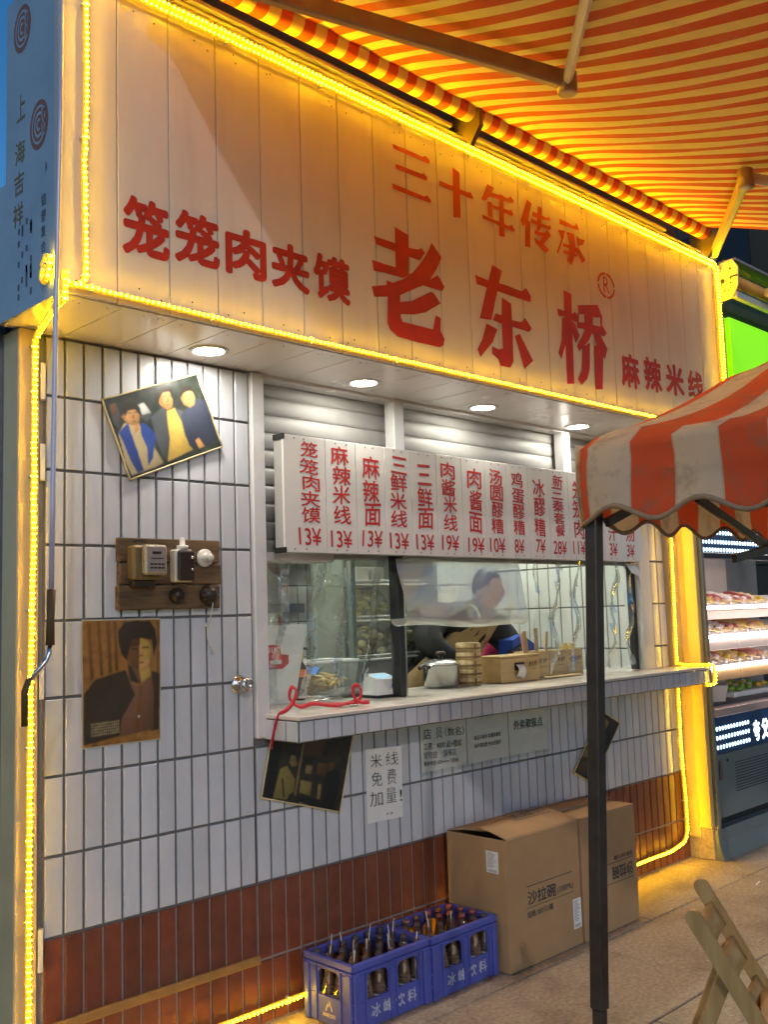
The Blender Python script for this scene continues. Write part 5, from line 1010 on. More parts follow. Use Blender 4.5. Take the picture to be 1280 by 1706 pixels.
m = MB(); m.bar((4.15, -.58, 3.30), (5.6, -.75, 3.28), .04, .05, b=.006); m.build('folded_arm', CREAMP, na)
# neighbouring stall body and the dark building behind
nb = thing('neighbour_stall', (4.9, .7, 0), 'dark neighbouring stall housing the display cabinet', 'food stall')
MB().box(3.96, 6.2, .56, .9, 0, 2.6).build('rear_wall', GREYP, nb)
MB().box(3.96, 6.2, -.30, .9, 2.32, 2.44).build('roof', GREYP, nb)
MB().box(3.96, 6.2, -.295, -.25, 2.45, 3.46).build('fascia', M('neighbour_fascia', (.10, .10, .085), .5, ns=5, amt=.2), nb)
db = thing('dark_building', (16, 4, 0), 'dark building facade rising behind the stalls at the right', 'building')
MB().box(12, 30, -4.0, 12, 0, 11).build('wall', M('dark_facade', (.055, .050, .040), .8, ns=2, amt=.25), db)
for i in range(4):
    for j in range(3):
        y = -3+i*3; w_ = MB().box(11.97, 11.998, y, y+1.6, 2+j*3, 4+j*3).build('window', M('dark_window', (.02, .022, .025), .15), db)
# ------------------------------------------------------------------ things on the counter
ZC = 1.1075
t = thing('payment_speaker', (1.55, .10, ZC), 'white wedge payment speaker with a small screen on the counter', 'payment device')
m = MB(); m.prism([(.06, 0), (.06, .012), (.165, .012), (.165, 0)], (1.452, 0, ZC), (0, 1, 0), (0, 0, 1), (.148, 0, 0)); m.build('base', INK, t)
m = MB(); x0_, x1_ = 1.456, 1.596; vs = [(x0_, .063, ZC+.0125), (x1_, .063, ZC+.0125), (x1_, .162, ZC+.0125), (x0_, .162, ZC+.0125), (x0_+.012, .072, ZC+.078), (x1_-.012, .072, ZC+.078), (x1_-.010, .152, ZC+.100), (x0_+.010, .152, ZC+.100)]
m.add(vs, [(0, 1, 5, 4), (1, 2, 6, 5), (2, 3, 7, 6), (3, 0, 4, 7), (4, 5, 6, 7), (0, 3, 2, 1)]); m.build('body', M('white_plastic', (.74, .74, .74), .3), t)
m = MB(); a, b, c, d_ = [Vector(v)+Vector((0, 0, .0015)) for v in vs[4:8]]; m.add([a.lerp(b, .12).lerp(d_.lerp(c, .12), .15), a.lerp(b, .88).lerp(d_.lerp(c, .88), .15), a.lerp(b, .88).lerp(d_.lerp(c, .88), .85), a.lerp(b, .12).lerp(d_.lerp(c, .12), .85)], [(0, 1, 2, 3)]); m.build('screen', M('device_screen', (.2, .35, .45), .1, emit=(.25, .45, .6), es=.6), t)
m = MB(); m.box(1.545, 1.556, .0655, .0670, ZC+.040, ZC+.056); m.box(1.566, 1.577, .0655, .0670, ZC+.040, ZC+.056, mi=1); m.v = [(x, y-.002+.14*(z-ZC-.04), z) for x, y, z in m.v]; m.build('payment_icon', [M('icon_blue', (.04, .12, .45), .4), M('icon_dark', (.03, .12, .10), .4)], t)
MB().tube([(1.597, .12, ZC+.03), (1.625, .13, ZC+.055), (1.64, .14, ZC+.05), (1.645, .15, ZC+.01), (1.66, .2, ZC+.004)], .003, 6).build('cable', MATS['white_plastic'], t)
# red lanyard
RIB = M('lanyard_red', (.52, .02, .035), .5, ns=20, amt=.15)
t = thing('lanyard', (.95, -.03, ZC), 'red fabric lanyard looped on the left end of the counter', 'lanyard')
def ribbon(mb, pts, w=.008):
    pts = [Vector(p) for p in pts]; P_ = [[], []]
    for i, p in enumerate(pts):
        d = pts[min(i+1, len(pts)-1)]-pts[max(i-1, 0)]; n = d.cross(Vector((.3, -1, .35))).normalized(); P_[0].append(p-n*w); P_[1].append(p+n*w)
    mb.grid(P_)
def smooth(pts, n=6):
    pts = [Vector(p) for p in pts]; out = []
    for i in range(len(pts)-1):
        p0, p1, p2, p3 = pts[max(i-1, 0)], pts[i], pts[i+1], pts[min(i+2, len(pts)-1)]
        for k in range(n):
            t_ = k/n; out.append(.5*((2*p1)+(p2-p0)*t_+(2*p0-5*p1+4*p2-p3)*t_**2+(3*p1-p0-3*p2+p3)*t_**3))
    return out+[pts[-1]]
m = MB(); ribbon(m, smooth([(.772, -.075, .985), (.775, -.09, 1.05), (.79, -.10, 1.105), (.83, -.10, 1.125), (.875, -.08, 1.145), (.90, -.07, 1.185), (.885, -.06, 1.20), (.868, -.07, 1.16), (.90, -.09, 1.128), (.96, -.10, 1.135), (1.04, -.12, 1.122), (1.12, -.10, 1.118), (1.19, -.08, 1.125)])); ribbon(m, smooth([(1.06, -.06, 1.120), (1.12, -.09, 1.118), (1.19, -.09, 1.12), (1.225, -.08, 1.15), (1.215, -.075, 1.185), (1.185, -.08, 1.18), (1.18, -.085, 1.145), (1.21, -.09, 1.12), (1.25, -.10, 1.118)]), .009)
m.v = [(x, y, max(z, ZC+.0015) if x > .795 else z) for x, y, z in m.v]
solidify(m.build('strap', RIB, t), .0012)
MB().tube(smooth([(1.08, -.10, ZC+.006), (1.12, -.12, ZC+.006), (1.17, -.115, ZC+.006), (1.17, -.105, ZC+.006), (1.12, -.105, ZC+.006), (1.09, -.10, ZC+.006)], 4), .003, 6).build('clip', STEEL, t)
# saucepan
t = thing('saucepan', (2.0, .22, ZC), 'stainless steel saucepan with domed lid on the counter', 'saucepan')
c_ = (2.03, .22, ZC)
MB().lathe(c_, [(.06, .001), (.078, .004), (.086, .018), (.090, .098), (.094, .105), (.094, .109), (.086, .109), (.083, .02), (.001, .01)], 28).build('pan', M('pan_steel', (.42, .41, .39), .14, 1.), t)
MB().lathe((2.03, .22, ZC+.110), [(.093, 0), (.092, .004), (.076, .014), (.05, .022), (.015, .025), (.001, .025)], 28).build('lid', M('lid_steel', (.70, .69, .66), .25, .9), t)
MB().lathe((2.03, .22, ZC+.135), [(.010, 0), (.010, .012), (.024, .018), (.026, .028), (.018, .036), (.001, .037)], 16).build('lid_knob', BAKE, t)
MB().tube(smooth([(1.943, .215, ZC+.095), (1.91, .205, ZC+.108), (1.875, .195, ZC+.110), (1.845, .185, ZC+.102)], 4), [.006]*6+[.010]*7, 8).build('handle', BAKE, t)
# bamboo steamer stack
BAM = M_wood('bamboo', (.38, .25, .10), (.60, .45, .23), 2, 40, .45)
for i in range(5):
    z = ZC+.0005+i*.0412; t = thing('bamboo_steamer', (2.21, .2, z), 'small bamboo steamer on the counter, %s of a stack of five' % ('bottom one', 'second from the bottom', 'middle one', 'second from the top', 'top one')[i], 'steamer', 'stacked bamboo steamers')
    m = MB(); m.lathe((2.21+.002*(i % 2), .2, z), [(.060, 0), (.062, .002), (.062, .034), (.058, .036), (.058, .040), (.054, .0405), (.053, .004), (.001, .004)], 22); m.build('basket', BAM, t)
    m = MB(); m.lathe((2.21+.002*(i % 2), .2, z), [(.0622, .008), (.0634, .010), (.0634, .016), (.0622, .018)], 22, cap=False); m.box(2.185, 2.195, .1345, .1375, z+.004, z+.034); m.build('band', M('bamboo_dark', (.20, .12, .045), .5), t)
# tissue box and chopstick boxes
BOXW = M_wood('pine_box', (.46, .30, .12), (.62, .43, .20), 0, 26, .4)
def brandmark(mb, x0, x1, y, z0, z1):
    put_text(mb, '老东桥', (x0, y, z0), (x1-x0, 0, .004), (.006, 0, z1-z0), .004); put_text(mb, '笼笼肉夹馍', (x0+(x1-x0)*.5, y, z0-.014), ((x1-x0)*.5, 0, 0), (0, 0, .007), 0)
t = thing('tissue_box', (2.47, .16, ZC), 'pine tissue box with a tissue pulled from its front slot', 'tissue box')
MB().box(2.325, 2.63, .085, .235, ZC+.0005, ZC+.122, .004).build('case', BOXW, t); MB().box(2.322, 2.633, .082, .238, ZC+.1225, ZC+.132, .002).build('lid', BOXW, t)
MB().box(2.425, 2.505, .0825, .0848, ZC+.058, ZC+.096, .002).build('slot', BAKE, t)
m = MB(); m.grid([[(2.432+.008*j+.002*math.sin(i*2), .080-.018*math.sin(i*.7)-.004*math.sin(j*1.3), ZC+.086-.012*i-.002*j*(i/5)) for j in range(9)] for i in range(6)]); solidify(m.build('tissue', PAPER, t), .001)
m = MB(); brandmark(m, 2.535, 2.605, .0842, ZC+.07, ZC+.095); m.build('lettering', M('burnt_mark', (.05, .03, .015), .7), t)
r7 = random.Random(9)
CB = [(2.655, 2.80, 'chopsticks in paper sleeves', 'pine utensil box full of paper-sleeved chopsticks beside the tissue box'), (2.812, 2.962, 'spoons', 'pine utensil box with one folded paper sleeve, middle of the utensil boxes'), (2.966, 3.115, 'fries', 'pine utensil box of yellow sticks beside the black post')]
for i, (a, b, _, lb) in enumerate(CB):
    t = thing('utensil_box', ((a+b)/2, .2, ZC), lb, 'utensil box', 'pine utensil boxes'); y0_, y1_, h_ = .15, .27, .138
    m = MB(); m.box(a, b, y0_, y0_+.008, ZC+.0005, ZC+h_, .0015); m.box(a, b, y1_-.008, y1_, ZC+.0005, ZC+h_, .0015); m.box(a, a+.008, y0_+.0082, y1_-.0082, ZC+.0005, ZC+h_, .0015); m.box(b-.008, b, y0_+.0082, y1_-.0082, ZC+.0005, ZC+h_, .0015); m.box(a+.0082, b-.0082, y0_+.0082, y1_-.0082, ZC+.0005, ZC+.008); m.build('case', BOXW, t)
    m = MB(); brandmark(m, a+.02, b-.02, y0_-.0008, ZC+.07, ZC+.098); m.build('lettering', MATS['burnt_mark'], t)
SLV = M('paper_sleeve', (.58, .42, .22), .7, ns=20, amt=.15); SLP = M('pink_sleeve', (.62, .36, .30), .6); FRY = M('yellow_stick', (.72, .52, .16), .6)
for i, (x, lean, h_, w_, mt_, lb) in enumerate([(2.672, -.05, .235, .016, SLP, 'pink wrapped straw bundle leaning out of the chopstick box'), (2.692, -.03, .245, .018, SLV, 'kraft chopstick sleeve leaning left, first after the pink bundle'), (2.725, -.03, .245, .016, SLV, 'kraft chopstick sleeve leaning left in the middle of the chopstick box'), (2.748, -.008, .258, .015, SLV, 'upright kraft chopstick sleeve in the chopstick box'), (2.775, .0, .258, .020, SLV, 'widest upright kraft chopstick sleeve at the box end'), (2.84, .05, .235, .024, SLV, 'folded kraft sleeve leaning right out of the middle utensil box')]):
    m = MB(); m.bar((x, .19+.012*(i % 3), ZC+.012), (x+lean, .19+.015*(i % 3), ZC+h_), w_, .006, upv=(0, 1, 0), b=.001); m.v = [v for v in m.v]; m.build('chopstick_sleeve', mt_, None, lb, 'chopstick sleeve', 'sleeves in the utensil boxes')
for i in range(16):
    x = r7.uniform(2.985, 3.095); y = r7.uniform(.17, .25); l_ = r7.uniform(-.015, .015)
    m = MB(); m.bar((x, y, ZC+.012), (x+l_, y, ZC+r7.uniform(.15, .172)), .007, .007, b=.001); m.build('wooden_stick', FRY, None, 'short yellow wooden stick standing in the utensil box beside the black post', 'stick', 'yellow sticks in the utensil box')
m = MB(); m.grid([[(2.66+.032*j, .055+.03*i+.004*math.sin(j), ZC+.004+.010*abs(math.sin(j*.9+i))*(1 if i == 1 else .4)) for j in range(11)] for i in range(3)]); solidify(m.build('kraft_bag', SLV, None, 'flat crumpled kraft paper bag lying before the utensil boxes', 'paper bag'), .001)
m = MB(); m.lathe((2.335, .30, ZC), [(.03, .001), (.045, .006), (.048, .05), (.044, .05), (.040, .01), (.001, .008)], 18); m.build('green_bowl', M('green_plastic', (.28, .62, .03), .35), None, 'small bright green plastic bowl behind the steamer stack', 'bowl')
# ------------------------------------------------------------------ inside the kitchen
t = thing('foam_box_lid', (1.1, .27, ZC), 'white foam box lid with a red printed badge propped inside the window', 'foam lid')
m = MB(); m.prism([(.84, 0), (1.16, 0), (1.235, .325), (.84, .325)], (0, .26, ZC+.0005), (1, 0, 0), (0, 0, 1), (0, .03, 0)); m.build('panel', M('foam_white', (.72, .73, .71), .6, ns=30, amt=.05), t)
m = MB(); m.poly([(x, .2588, ZC+z) for x, z in [(1.0, .245), (1.085, .245), (1.09, .205), (1.13, .20), (1.13, .165), (1.10, .145), (1.02, .145), (.985, .17), (.97, .17), (.97, .205), (1.0, .205)]]); m.build('badge', M('badge_red', (.55, .05, .06), .5), t)
m = MB(); m.box(1.03, 1.09, .2572, .258, ZC+.165, ZC+.182); put_text(m, '01K', (1.015, .2578, ZC+.212), (.06, 0, 0), (0, 0, .024), .004); m.build('badge_print', PAPER, t)
t = thing('sauce_bottle', (1.245, .33, ZC), 'dark sauce bottle with red label and yellow cap by the foam lid', 'bottle')
MB().lathe((1.245, .33, ZC), [(.020, .001), (.024, .004), (.024, .05), (.031, .09), (.031, .135), (.018, .16), (.012, .17)], 16).build('body', M('dark_sauce', (.05, .025, .02), .15), t)
MB().lathe((1.245, .33, ZC), [(.0315, .10), (.0316, .132)], 16, cap=False).build('label', M('orange_label', (.62, .16, .04), .4), t); MB().lathe((1.245, .33, ZC+.17), [(.018, 0), (.020, .03), (.012, .05), (.006, .062)], 14).build('cap', M('yellow_cap', (.75, .55, .03), .35), t)
t = thing('plastic_tub', (1.48, .45, ZC), 'clear plastic tub of yellow noodles with blue wrap inside the window', 'tub')
m = MB(); x0_, x1_, y0_, y1_ = 1.30, 1.66, .40, .60
vs = [(x0_+.02, y0_+.02, ZC+.001), (x1_-.02, y0_+.02, ZC+.001), (x1_-.02, y1_-.02, ZC+.001), (x0_+.02, y1_-.02, ZC+.001), (x0_, y0_, ZC+.15), (x1_, y0_, ZC+.15), (x1_, y1_, ZC+.15), (x0_, y1_, ZC+.15)]
m.add(vs, [(0, 1, 5, 4), (1, 2, 6, 5), (2, 3, 7, 6), (3, 0, 4, 7), (0, 3, 2, 1)]); m.build('tub', CLEAR2, t)
m = MB(); [m.bar(vs[4+i], vs[4+(i+1) % 4], .012, .012, b=.002) for i in range(4)]; m.build('rim', MATS['white_plastic'], t)
m = MB(); 
for q in range(60):
    a = Vector((r7.uniform(1.37, 1.6), r7.uniform(.44, .56), ZC+r7.uniform(.01, .07))); m.tube(smooth([a, a+Vector((r7.uniform(-.05, .05), r7.uniform(-.03, .03), r7.uniform(0, .03))), a+Vector((r7.uniform(-.06, .06), r7.uniform(-.03, .03), r7.uniform(-.01, .02)))], 3), .008, 5)
m.build('noodles', M('noodle_yellow', (.66, .46, .14), .5), t, kind='stuff')
m = MB(); m.grid([[(1.30+.03*j, .40+.03*i, ZC+.115+.02*math.sin(j*1.7+i)) for j in range(6)] for i in range(4)]); m.build('blue_wrap', M('blue_wrap', (.06, .20, .62), .25), t)
t = thing('serving_tray', (1.45, .30, ZC), 'dark steel tray with tongs lying inside the window', 'tray')
m = MB(); m.prism([(1.34, 0), (1.74, .030), (1.76, .055), (1.36, .02)], (0, .22, ZC+.001), (1, 0, 0), (0, 0, 1), (0, .15, 0)); m.build('tray', M('dark_steel', (.20, .20, .19), .3, .8), t)
m = MB(); m.tube([(1.10, .16, ZC+.03), (1.36, .20, ZC+.012)], .005, 6); m.tube([(1.12, .12, ZC+.008), (1.36, .19, ZC+.010)], .005, 6); m.build('tongs', STEEL, t)
t = thing('faucet', (2.0, 1.15, 1.0), 'curved steel tap over the kitchen sink', 'tap')
MB().tube(smooth([(1.98, 1.15, .98), (1.98, 1.15, 1.30), (1.985, 1.13, 1.37), (2.03, 1.08, 1.385), (2.06, 1.05, 1.33)], 6), .012, 10).build('spout', STEEL, t); MB().tube([(1.97, 1.15, 1.29), (1.90, 1.14, 1.30), (1.86, 1.13, 1.27)], .008, 8).build('lever', STEEL, t)
MB().box(1.55, 2.3, .9, 1.28, .84, .94, .01).build('kitchen_sink', STEEL, None, 'steel kitchen sink cabinet at the rear wall', 'sink')
# upright glass fridge with wire shelves
GRN = M('fridge_inner', (.40, .47, .42), .4, ns=6, amt=.1); WIRE = M('wire_white', (.70, .72, .68), .4)
fr2 = thing('upright_fridge', (2.2, .85, 0), 'upright fridge with white wire shelves and bags of vegetables', 'fridge')
m = MB(); m.box(1.86, 2.50, .93, .95, .1, 1.95); m.box(2.50, 2.53, .68, .95, .1, 1.95); m.box(1.84, 2.53, .68, .95, 1.95, 1.99); m.build('body', GRN, fr2); MB().box(1.842, 1.848, .70, .95, .1, 1.95).build('side_glass', CLEAR2, fr2)
for z in (1.235, 1.435, 1.62):
    m = MB(); m.tube([(1.875, .70, z), (2.495, .70, z)], .006, 6); m.tube([(1.875, .70, z+.022), (2.495, .70, z+.022)], .004, 6)
    for k_ in range(26): m.tube([(1.885+k_*.024, .70, z+.02), (1.885+k_*.024, .705, z), (1.885+k_*.024, .92, z)], .0022, 4, cap=False)
    m.build('wire_shelf', WIRE, fr2)
MB().box(1.868, 1.90, .665, .70, .1, 1.95, .004).build('door_frame', M('fridge_trim', (.10, .14, .12), .4), fr2)
for (x, z, col, lb, s) in ((2.12, 1.445, (.56, .52, .20), 'clear bag of pale cabbage on the middle fridge shelf', 1.), (2.10, 1.245, (.62, .56, .30), 'clear bag of bean sprouts on the lower fridge shelf', 1.15), (2.34, 1.245, (.55, .50, .26), 'clear bag of pale greens at the right of the lower fridge shelf', 1.)):
    t = thing('vegetable_bag', (x, .85, z), lb, 'vegetable bag', 'vegetable bags in the fridge'); m = MB()
    for q in range(34):
        u = r7.uniform(-1, 1); m.sphere((x+.085*s*u, .80+r7.uniform(-.05, .08), z+.02+r7.uniform(0, .12*s)*(1-u*u*.7)), r7.uniform(.018, .034), r7.uniform(.015, .03), r7.uniform(.012, .026), 7, 5)
    m.build('vegetables', M('veg_'+lb[13:20].strip().replace(' ', '_'), col, .5, ns=40, amt=.35), t, kind='stuff')
    m = MB(); m.sphere((x, .81, z+.07), .115*s, .09, .095, 14, 9); m.v = [(a+.006*math.sin(c*70), b, max(c, z+.003)) for a, b, c in m.v]; m.build('bag', CLEAR, t)
for (x, lb) in ((2.02, 'white carton on the top fridge shelf, left one'), (2.13, 'white carton on the top fridge shelf, right one')): MB().box(x-.045, x+.045, .74, .84, 1.632, 1.715, .004).build('food_carton', M('carton_white', (.70, .72, .68), .5), None, lb, 'carton', 'cartons in the fridge')
# cupboard, pipes and hooks on the rear wall
m = MB(); m.box(1.62, 1.80, 1.17, 1.288, 1.55, 1.85, .004); m.build('wall_cupboard', M('brown_cupboard', (.12, .08, .06), .4), None, 'small brown wall cupboard at the left of the kitchen', 'cupboard')
t = thing('utensil_rail', (1.9, 1.27, 1.48), 'steel rail with a hanging cleaver on the kitchen rear wall', 'utensil rail'); MB().box(1.72, 2.05, 1.255, 1.280, 1.49, 1.54, .003).build('rail', MATS['dark_steel'], t); MB().box(1.86, 1.885, 1.245, 1.254, 1.30, 1.47, .003).build('cleaver', M('handle_red', (.25, .05, .04), .4), t)
for x, c, lb in ((2.18, (.10, .18, .15), 'green vertical pipe on the kitchen rear wall'), (2.42, (.45, .44, .38), 'pale vertical pipe on the kitchen rear wall')): MB().tube([(x, 1.27, .9), (x, 1.27, 2.38)], .02, 10).build('wall_pipe', M('pipe_'+str(x)[2:], c, .4), None, lb, 'pipe', 'pipes in the kitchen')
# ceiling tube lamp inside
for x, y, lb in ((1.1, .75, 'lit fluorescent tube lamp over the left half of the kitchen'), (2.9, .62, 'lit fluorescent tube lamp over the right half of the kitchen')):
    t = thing('tube_lamp', (x, y, 2.36), lb, 'lamp', 'kitchen tube lamps'); MB().box(x-.6, x+.6, y-.03, y+.03, 2.375, 2.399, .003).build('housing', ALU, t); MB().tube([(x-.57, y, 2.352), (x+.57, y, 2.352)], .016, 10).build('tube', M('lamp_tube', (1, 1, 1), .3, emit=(.93, 1., .86), es=66.), t)
# bags at the back
m = MB(); m.sphere((3.05, .72, 1.22), .15, .08, .19, 20, 14); m.v = [(a+.02*math.sin(c*34+b*30), b+.022*math.sin(a*37+c*20), c+.02*math.sin(a*28)) for a, b, c in m.v]; m.build('shopping_bag', M('bag_magenta', (.48, .03, .10), .5), None, 'crumpled magenta red bag hanging behind the utensil boxes', 'bag')
m = MB(); m.prism([(2.80, 1.13), (3.0, 1.11), (3.02, 1.27), (2.90, 1.33), (2.82, 1.30)], (0, .40, 0), (1, 0, 0), (0, 0, 1), (0, .1, 0)); m.build('blue_pack', M('pack_blue', (.03, .08, .40), .4), None, 'blue plastic pack behind the chopstick sleeves', 'pack')
# ------------------------------------------------------------------ vendor
def skinned(name, verts, edges, mat, parent, sub=2):
    me = bpy.data.meshes.new(name); O = Vector(verts[0][0]); me.from_pydata([tuple(Vector(v[0])-O) for v in verts], edges, []); me.materials.append(mat)
    o = link(name, me, O, parent); md = o.modifiers.new('skin', 'SKIN'); md.use_smooth_shade = True
    for i, v in enumerate(verts):
        r = v[1] if isinstance(v[1], tuple) else (v[1], v[1]); me.skin_vertices[0].data[i].radius = r
    me.skin_vertices[0].data[0].use_root = True
    s_ = o.modifiers.new('sub', 'SUBSURF'); s_.levels = sub; s_.render_levels = sub; return o
per = thing('person', (2.32, .72, 0), 'person in black sweater and tan apron working behind the counter', 'person')
BLKC = M('black_sweater', (.022, .022, .024), .85, ns=20, amt=.3, bump=.2, bs=60)
V_ = [((2.30, .72, .90), (.17, .12)), ((2.36, .69, 1.08), (.17, .12)), ((2.58, .63, 1.30), (.19, .13)), ((2.63, .59, 1.42), (.14, .10)), ((2.67, .54, 1.48), (.055, .055)), ((2.69, .50, 1.52), (.055, .06)),
      ((2.35, .57, 1.44), .098), ((2.235, .50, 1.31), .085), ((2.29, .42, 1.245), .062), ((2.33, .37, 1.225), .034),
      ((2.85, .58, 1.40), .098), ((2.93, .50, 1.27), .085), ((2.86, .42, 1.215), .060), ((2.80, .38, 1.20), .034),
      ((2.22, .73, .86), .10), ((2.22, .72, .48), .075), ((2.22, .74, .09), .05), ((2.22, .66, .045), .04), ((2.39, .73, .86), .10), ((2.41, .72, .48), .075), ((2.41, .74, .09), .05), ((2.41, .66, .045), .04)]
skinned('body', V_, [(0, 1), (1, 2), (2, 3), (3, 4), (4, 5), (3, 6), (6, 7), (7, 8), (8, 9), (3, 10), (10, 11), (11, 12), (12, 13), (0, 14), (14, 15), (15, 16), (16, 17), (0, 18), (18, 19), (19, 20), (20, 21)], BLKC, per)
SKN = M('skin', (.52, .30, .21), .5, ns=30, amt=.1)
hd_ = MB(); hc = Vector((2.70, .455, 1.575)); hd_.sphere(hc, .072, .088, .105, 18, 14)
def face(v):
    d = Vector(v)-hc
    if d.y < 0: d.y *= 1-.10*abs(d.z/.105); d.x *= 1-.22*max(0, -d.z/.105)
    if d.y < -.06 and abs(d.x) < .02 and -.035 < d.z < .01: d.y -= .016
    if d.y < -.04 and .018 < abs(d.x) < .045 and .0 < d.z < .025: d.y += .008
    return tuple(hc+d)
hd_.v = [face(v) for v in hd_.v]
for s in (-1, 1): hd_.sphere(hc+Vector((s*.073, .012, -.008)), .010, .018, .028, 8, 6)
hob = hd_.build('head', SKN, per)
m = MB()
for s in (-1, 1): m.sphere(hc+Vector((s*.028, -.074, .012)), .012, .006, .006, 8, 6)
m.build('eyes', INK, hob); m = MB(); m.sphere(hc+Vector((0, .012, .022)), .083, .090, .105, 18, 12); m.v = [v for v in m.v]; m.v = [(a, b if b > hc.y-.045 or c > hc.z+.055 else hc.y-.045, c) for a, b, c in m.v]; m.v = [(a, b, max(c, hc.z-.02 if b > hc.y else hc.z+.03)) for a, b, c in m.v]; m.build('hair', M('dark_hair', (.02, .016, .013), .5), hob)
m = MB(); m.sphere(hc+Vector((0, -.078, -.048)), .022, .006, .006, 8, 6); m.build('mouth', M('lips', (.35, .12, .10), .5), hob)
def hand(w, d, side):
    w, d = Vector(w), Vector(d).normalized(); X = d.cross(Vector((0, 0, 1))).normalized(); up_ = X.cross(d)
    V2 = [(w, .022), (w+d*.045, (.032, .016)), (w+d*.085, (.036, .015))]; E_ = [(0, 1), (1, 2)]
    for k, (o_, l_) in enumerate(((-.027, .055), (-.009, .066), (.009, .062), (.026, .048))):
        b = w+d*.088+X*o_; i0 = len(V2); V2 += [(b+d*.006, .0088), (b+d*(l_*.55)-up_*.008, .0082), (b+d*(l_*.95)-up_*.026, .0072)]; E_ += [(2, i0), (i0, i0+1), (i0+1, i0+2)]
    i0 = len(V2); V2 += [(w+d*.040+X*(side*.034), .0105), (w+d*.070+X*(side*.050)-up_*.010, .0092), (w+d*.095+X*(side*.046)-up_*.022, .008)]; E_ += [(1, i0), (i0, i0+1), (i0+1, i0+2)]
    skinned('hand', V2, E_, SKN, per, 1)
hand((2.33, .37, 1.225), (.62, -.55, -.35), -1); hand((2.80, .38, 1.20), (-.6, -.7, -.2), 1)
APR = M('tan_apron', (.36, .245, .11), .85, ns=10, amt=.18, bump=.2, bs=50)
P_ = []
for i in range(16):
    z = .62+.80*i/15; half = .25 if z < 1.12 else .25-.09*min(1, (z-1.12)/.28); yb_ = .525 if z < 1.05 else .525-.26*(z-1.05); cxa = 2.31+max(0, z-1.04)*1.02
    P_.append([(cxa+half*math.sin(math.radians(a))/math.sin(math.radians(70)), yb_+.13*(1-math.cos(math.radians(a)))+.010*math.sin(a*.3+z*8)+.006*math.sin(a*.11+z*30), z) for a in range(-70, 71, 10)])
m = MB(); m.grid(P_); ao = m.build('apron', APR, per); solidify(ao, .004, 0)
m = MB(); m.tube(smooth([(2.59, .435, 1.40), (2.60, .46, 1.47), (2.63, .57, 1.52)], 4), .006, 6); m.tube(smooth([(2.76, .435, 1.40), (2.77, .46, 1.46), (2.75, .56, 1.50)], 4), .006, 6); m.build('apron_straps', M('strap_cream', (.55, .47, .30), .7), ao)
m = MB(); put_text(m, '老东桥', (2.64, .452, 1.29), (.05, .018, 0), (0, 0, .03), .01); m.build('apron_mark', SIGNRED, ao)
# ------------------------------------------------------------------ clear plastic sheets in the window
P_ = []
for i in range(22):
    a = i/21
    if a < .7: y, z = -.024-.055*math.sin(a/.7*1.57), 1.70-.27*a/.7
    else:
        t_ = (a-.7)/.3*math.pi; y, z = -.079+.045-.045*math.cos(t_), 1.43-.030*math.sin(t_)
    P_.append([(1.50+.84*j/24, y+.006*math.sin(j*.7+i*.4), z+.006*math.sin(j*.35)+.012*(j/24-.5)*-2*a) for j in range(25)])
MB().grid(P_).build('plastic_sheet', CLEAR3, None, 'rolled-up clear plastic sheet hanging under the menu board before the vendor', 'plastic sheet', 'clear plastic sheets')
P_ = [[(2.56+.92*j/40, .020+.026*math.sin(j*.8+i*.12)+.016*math.sin(j*.31+i*.5)+.010*math.sin(j*1.9-i*.45), 1.71-.57*i/24) for j in range(41)] for i in range(25)]
MB().grid(P_).build('plastic_sheet', CLEAR, None, 'creased clear plastic curtain over the right part of the window', 'plastic sheet', 'clear plastic sheets')
P_ = [[(.83+.72*j/30, .075+.016*math.sin(j*.9+i*.2)+.012*math.sin(j*.37-i*.4), 1.70-.56*i/20) for j in range(31)] for i in range(21)]
MB().grid(P_).build('plastic_sheet', CLEAR, None, 'clear plastic curtain over the left part of the window', 'plastic sheet', 'clear plastic sheets')
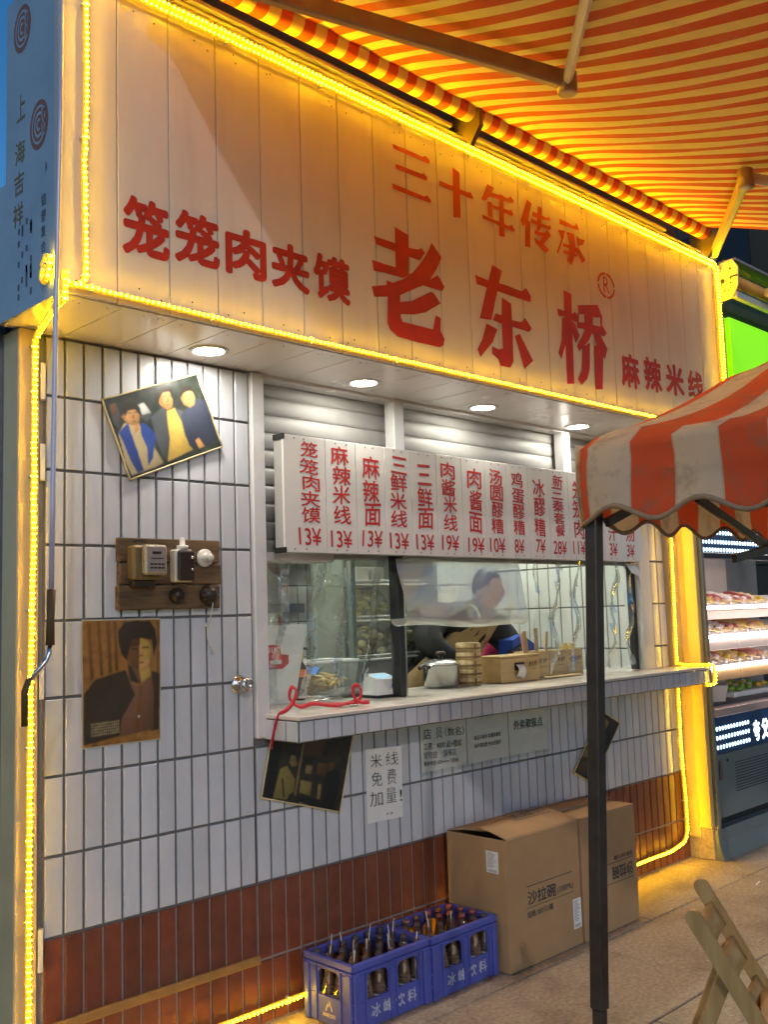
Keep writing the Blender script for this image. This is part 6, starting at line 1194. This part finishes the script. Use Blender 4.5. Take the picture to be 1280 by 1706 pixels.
MB().add([(3.30, -.035, 1.705), (3.40, -.04, 1.70), (3.44, -.05, 1.645), (3.425, -.05, 1.60), (3.41, -.05, 1.635), (3.35, -.045, 1.65)], [(0, 1, 2, 5), (2, 3, 4, 5)]).build('torn_tag', PAPER, None, 'torn pale paper tag hanging below the right end of the menu board', 'paper tag')

# more kitchen clutter
for i in range(6):
    m = MB(); m.lathe((3.28, .95, 1.16+i*.022), [(.035, 0), (.05, .012), (.085, .05), (.088, .052), (.082, .05), (.045, .012), (.001, .008)], 20); m.build('bowl', MATS['white_plastic'], None, 'white bowl at the right of the kitchen, %s in its stack' % ('lowest', 'second', 'third', 'fourth', 'fifth', 'topmost')[i], 'bowl', 'stacked white bowls')
MB().box(3.0, 3.58, .75, 1.28, 1.08, 1.155, .006).build('kitchen_worktop', STEEL, None, 'steel worktop along the rear right of the kitchen', 'worktop')
for x, z, w_, lb in ((1.05, 1.62, .09, 'crumpled clear bag hung at the far left of the window'), (1.40, 1.60, .07, 'smaller crumpled clear bag hung left of the black mullion')):
    m = MB(); m.sphere((x, .30, z-.08), w_, .05, .13, 18, 14); m.v = [(a+.016*math.sin(c*60+b*40), b+.016*math.sin(a*70+c*30), c+.010*math.sin(a*80)) for a, b, c in m.v]; m.tube([(x, .30, z+.04), (x, .30, z+.12)], .012, 8); m.build('plastic_bag', CLEAR2, None, lb, 'plastic bag', 'clear bags in the window')
t = thing('extractor_hood', (2.1, 1.0, 1.75), 'grey steel extractor hood above the sink and fridge', 'hood'); m = MB(); m.prism([(.96, 1.99), (1.28, 1.99), (1.28, 2.30), (1.15, 2.30)], (1.5, 0, 0), (0, 1, 0), (0, 0, 1), (1.3, 0, 0)); m.build('canopy', MATS['dark_steel'], t)
for i, (x, l_) in enumerate(((1.68, .20), (1.76, .16), (1.84, .22))):
    t = thing('ladle', (x, 1.24, 1.45-l_), 'steel ladle hanging on the utensil rail, %s from the left' % ('first', 'second', 'third')[i], 'ladle', 'hanging ladles'); MB().tube([(x, 1.245, 1.50), (x, 1.24, 1.50-l_)], .004, 6).build('handle', STEEL, t); MB().lathe((x, 1.235, 1.49-l_), [(.001, -.02), (.02, -.014), (.028, .004), (.026, .004), (.001, -.014)], 12).build('cup', STEEL, t)
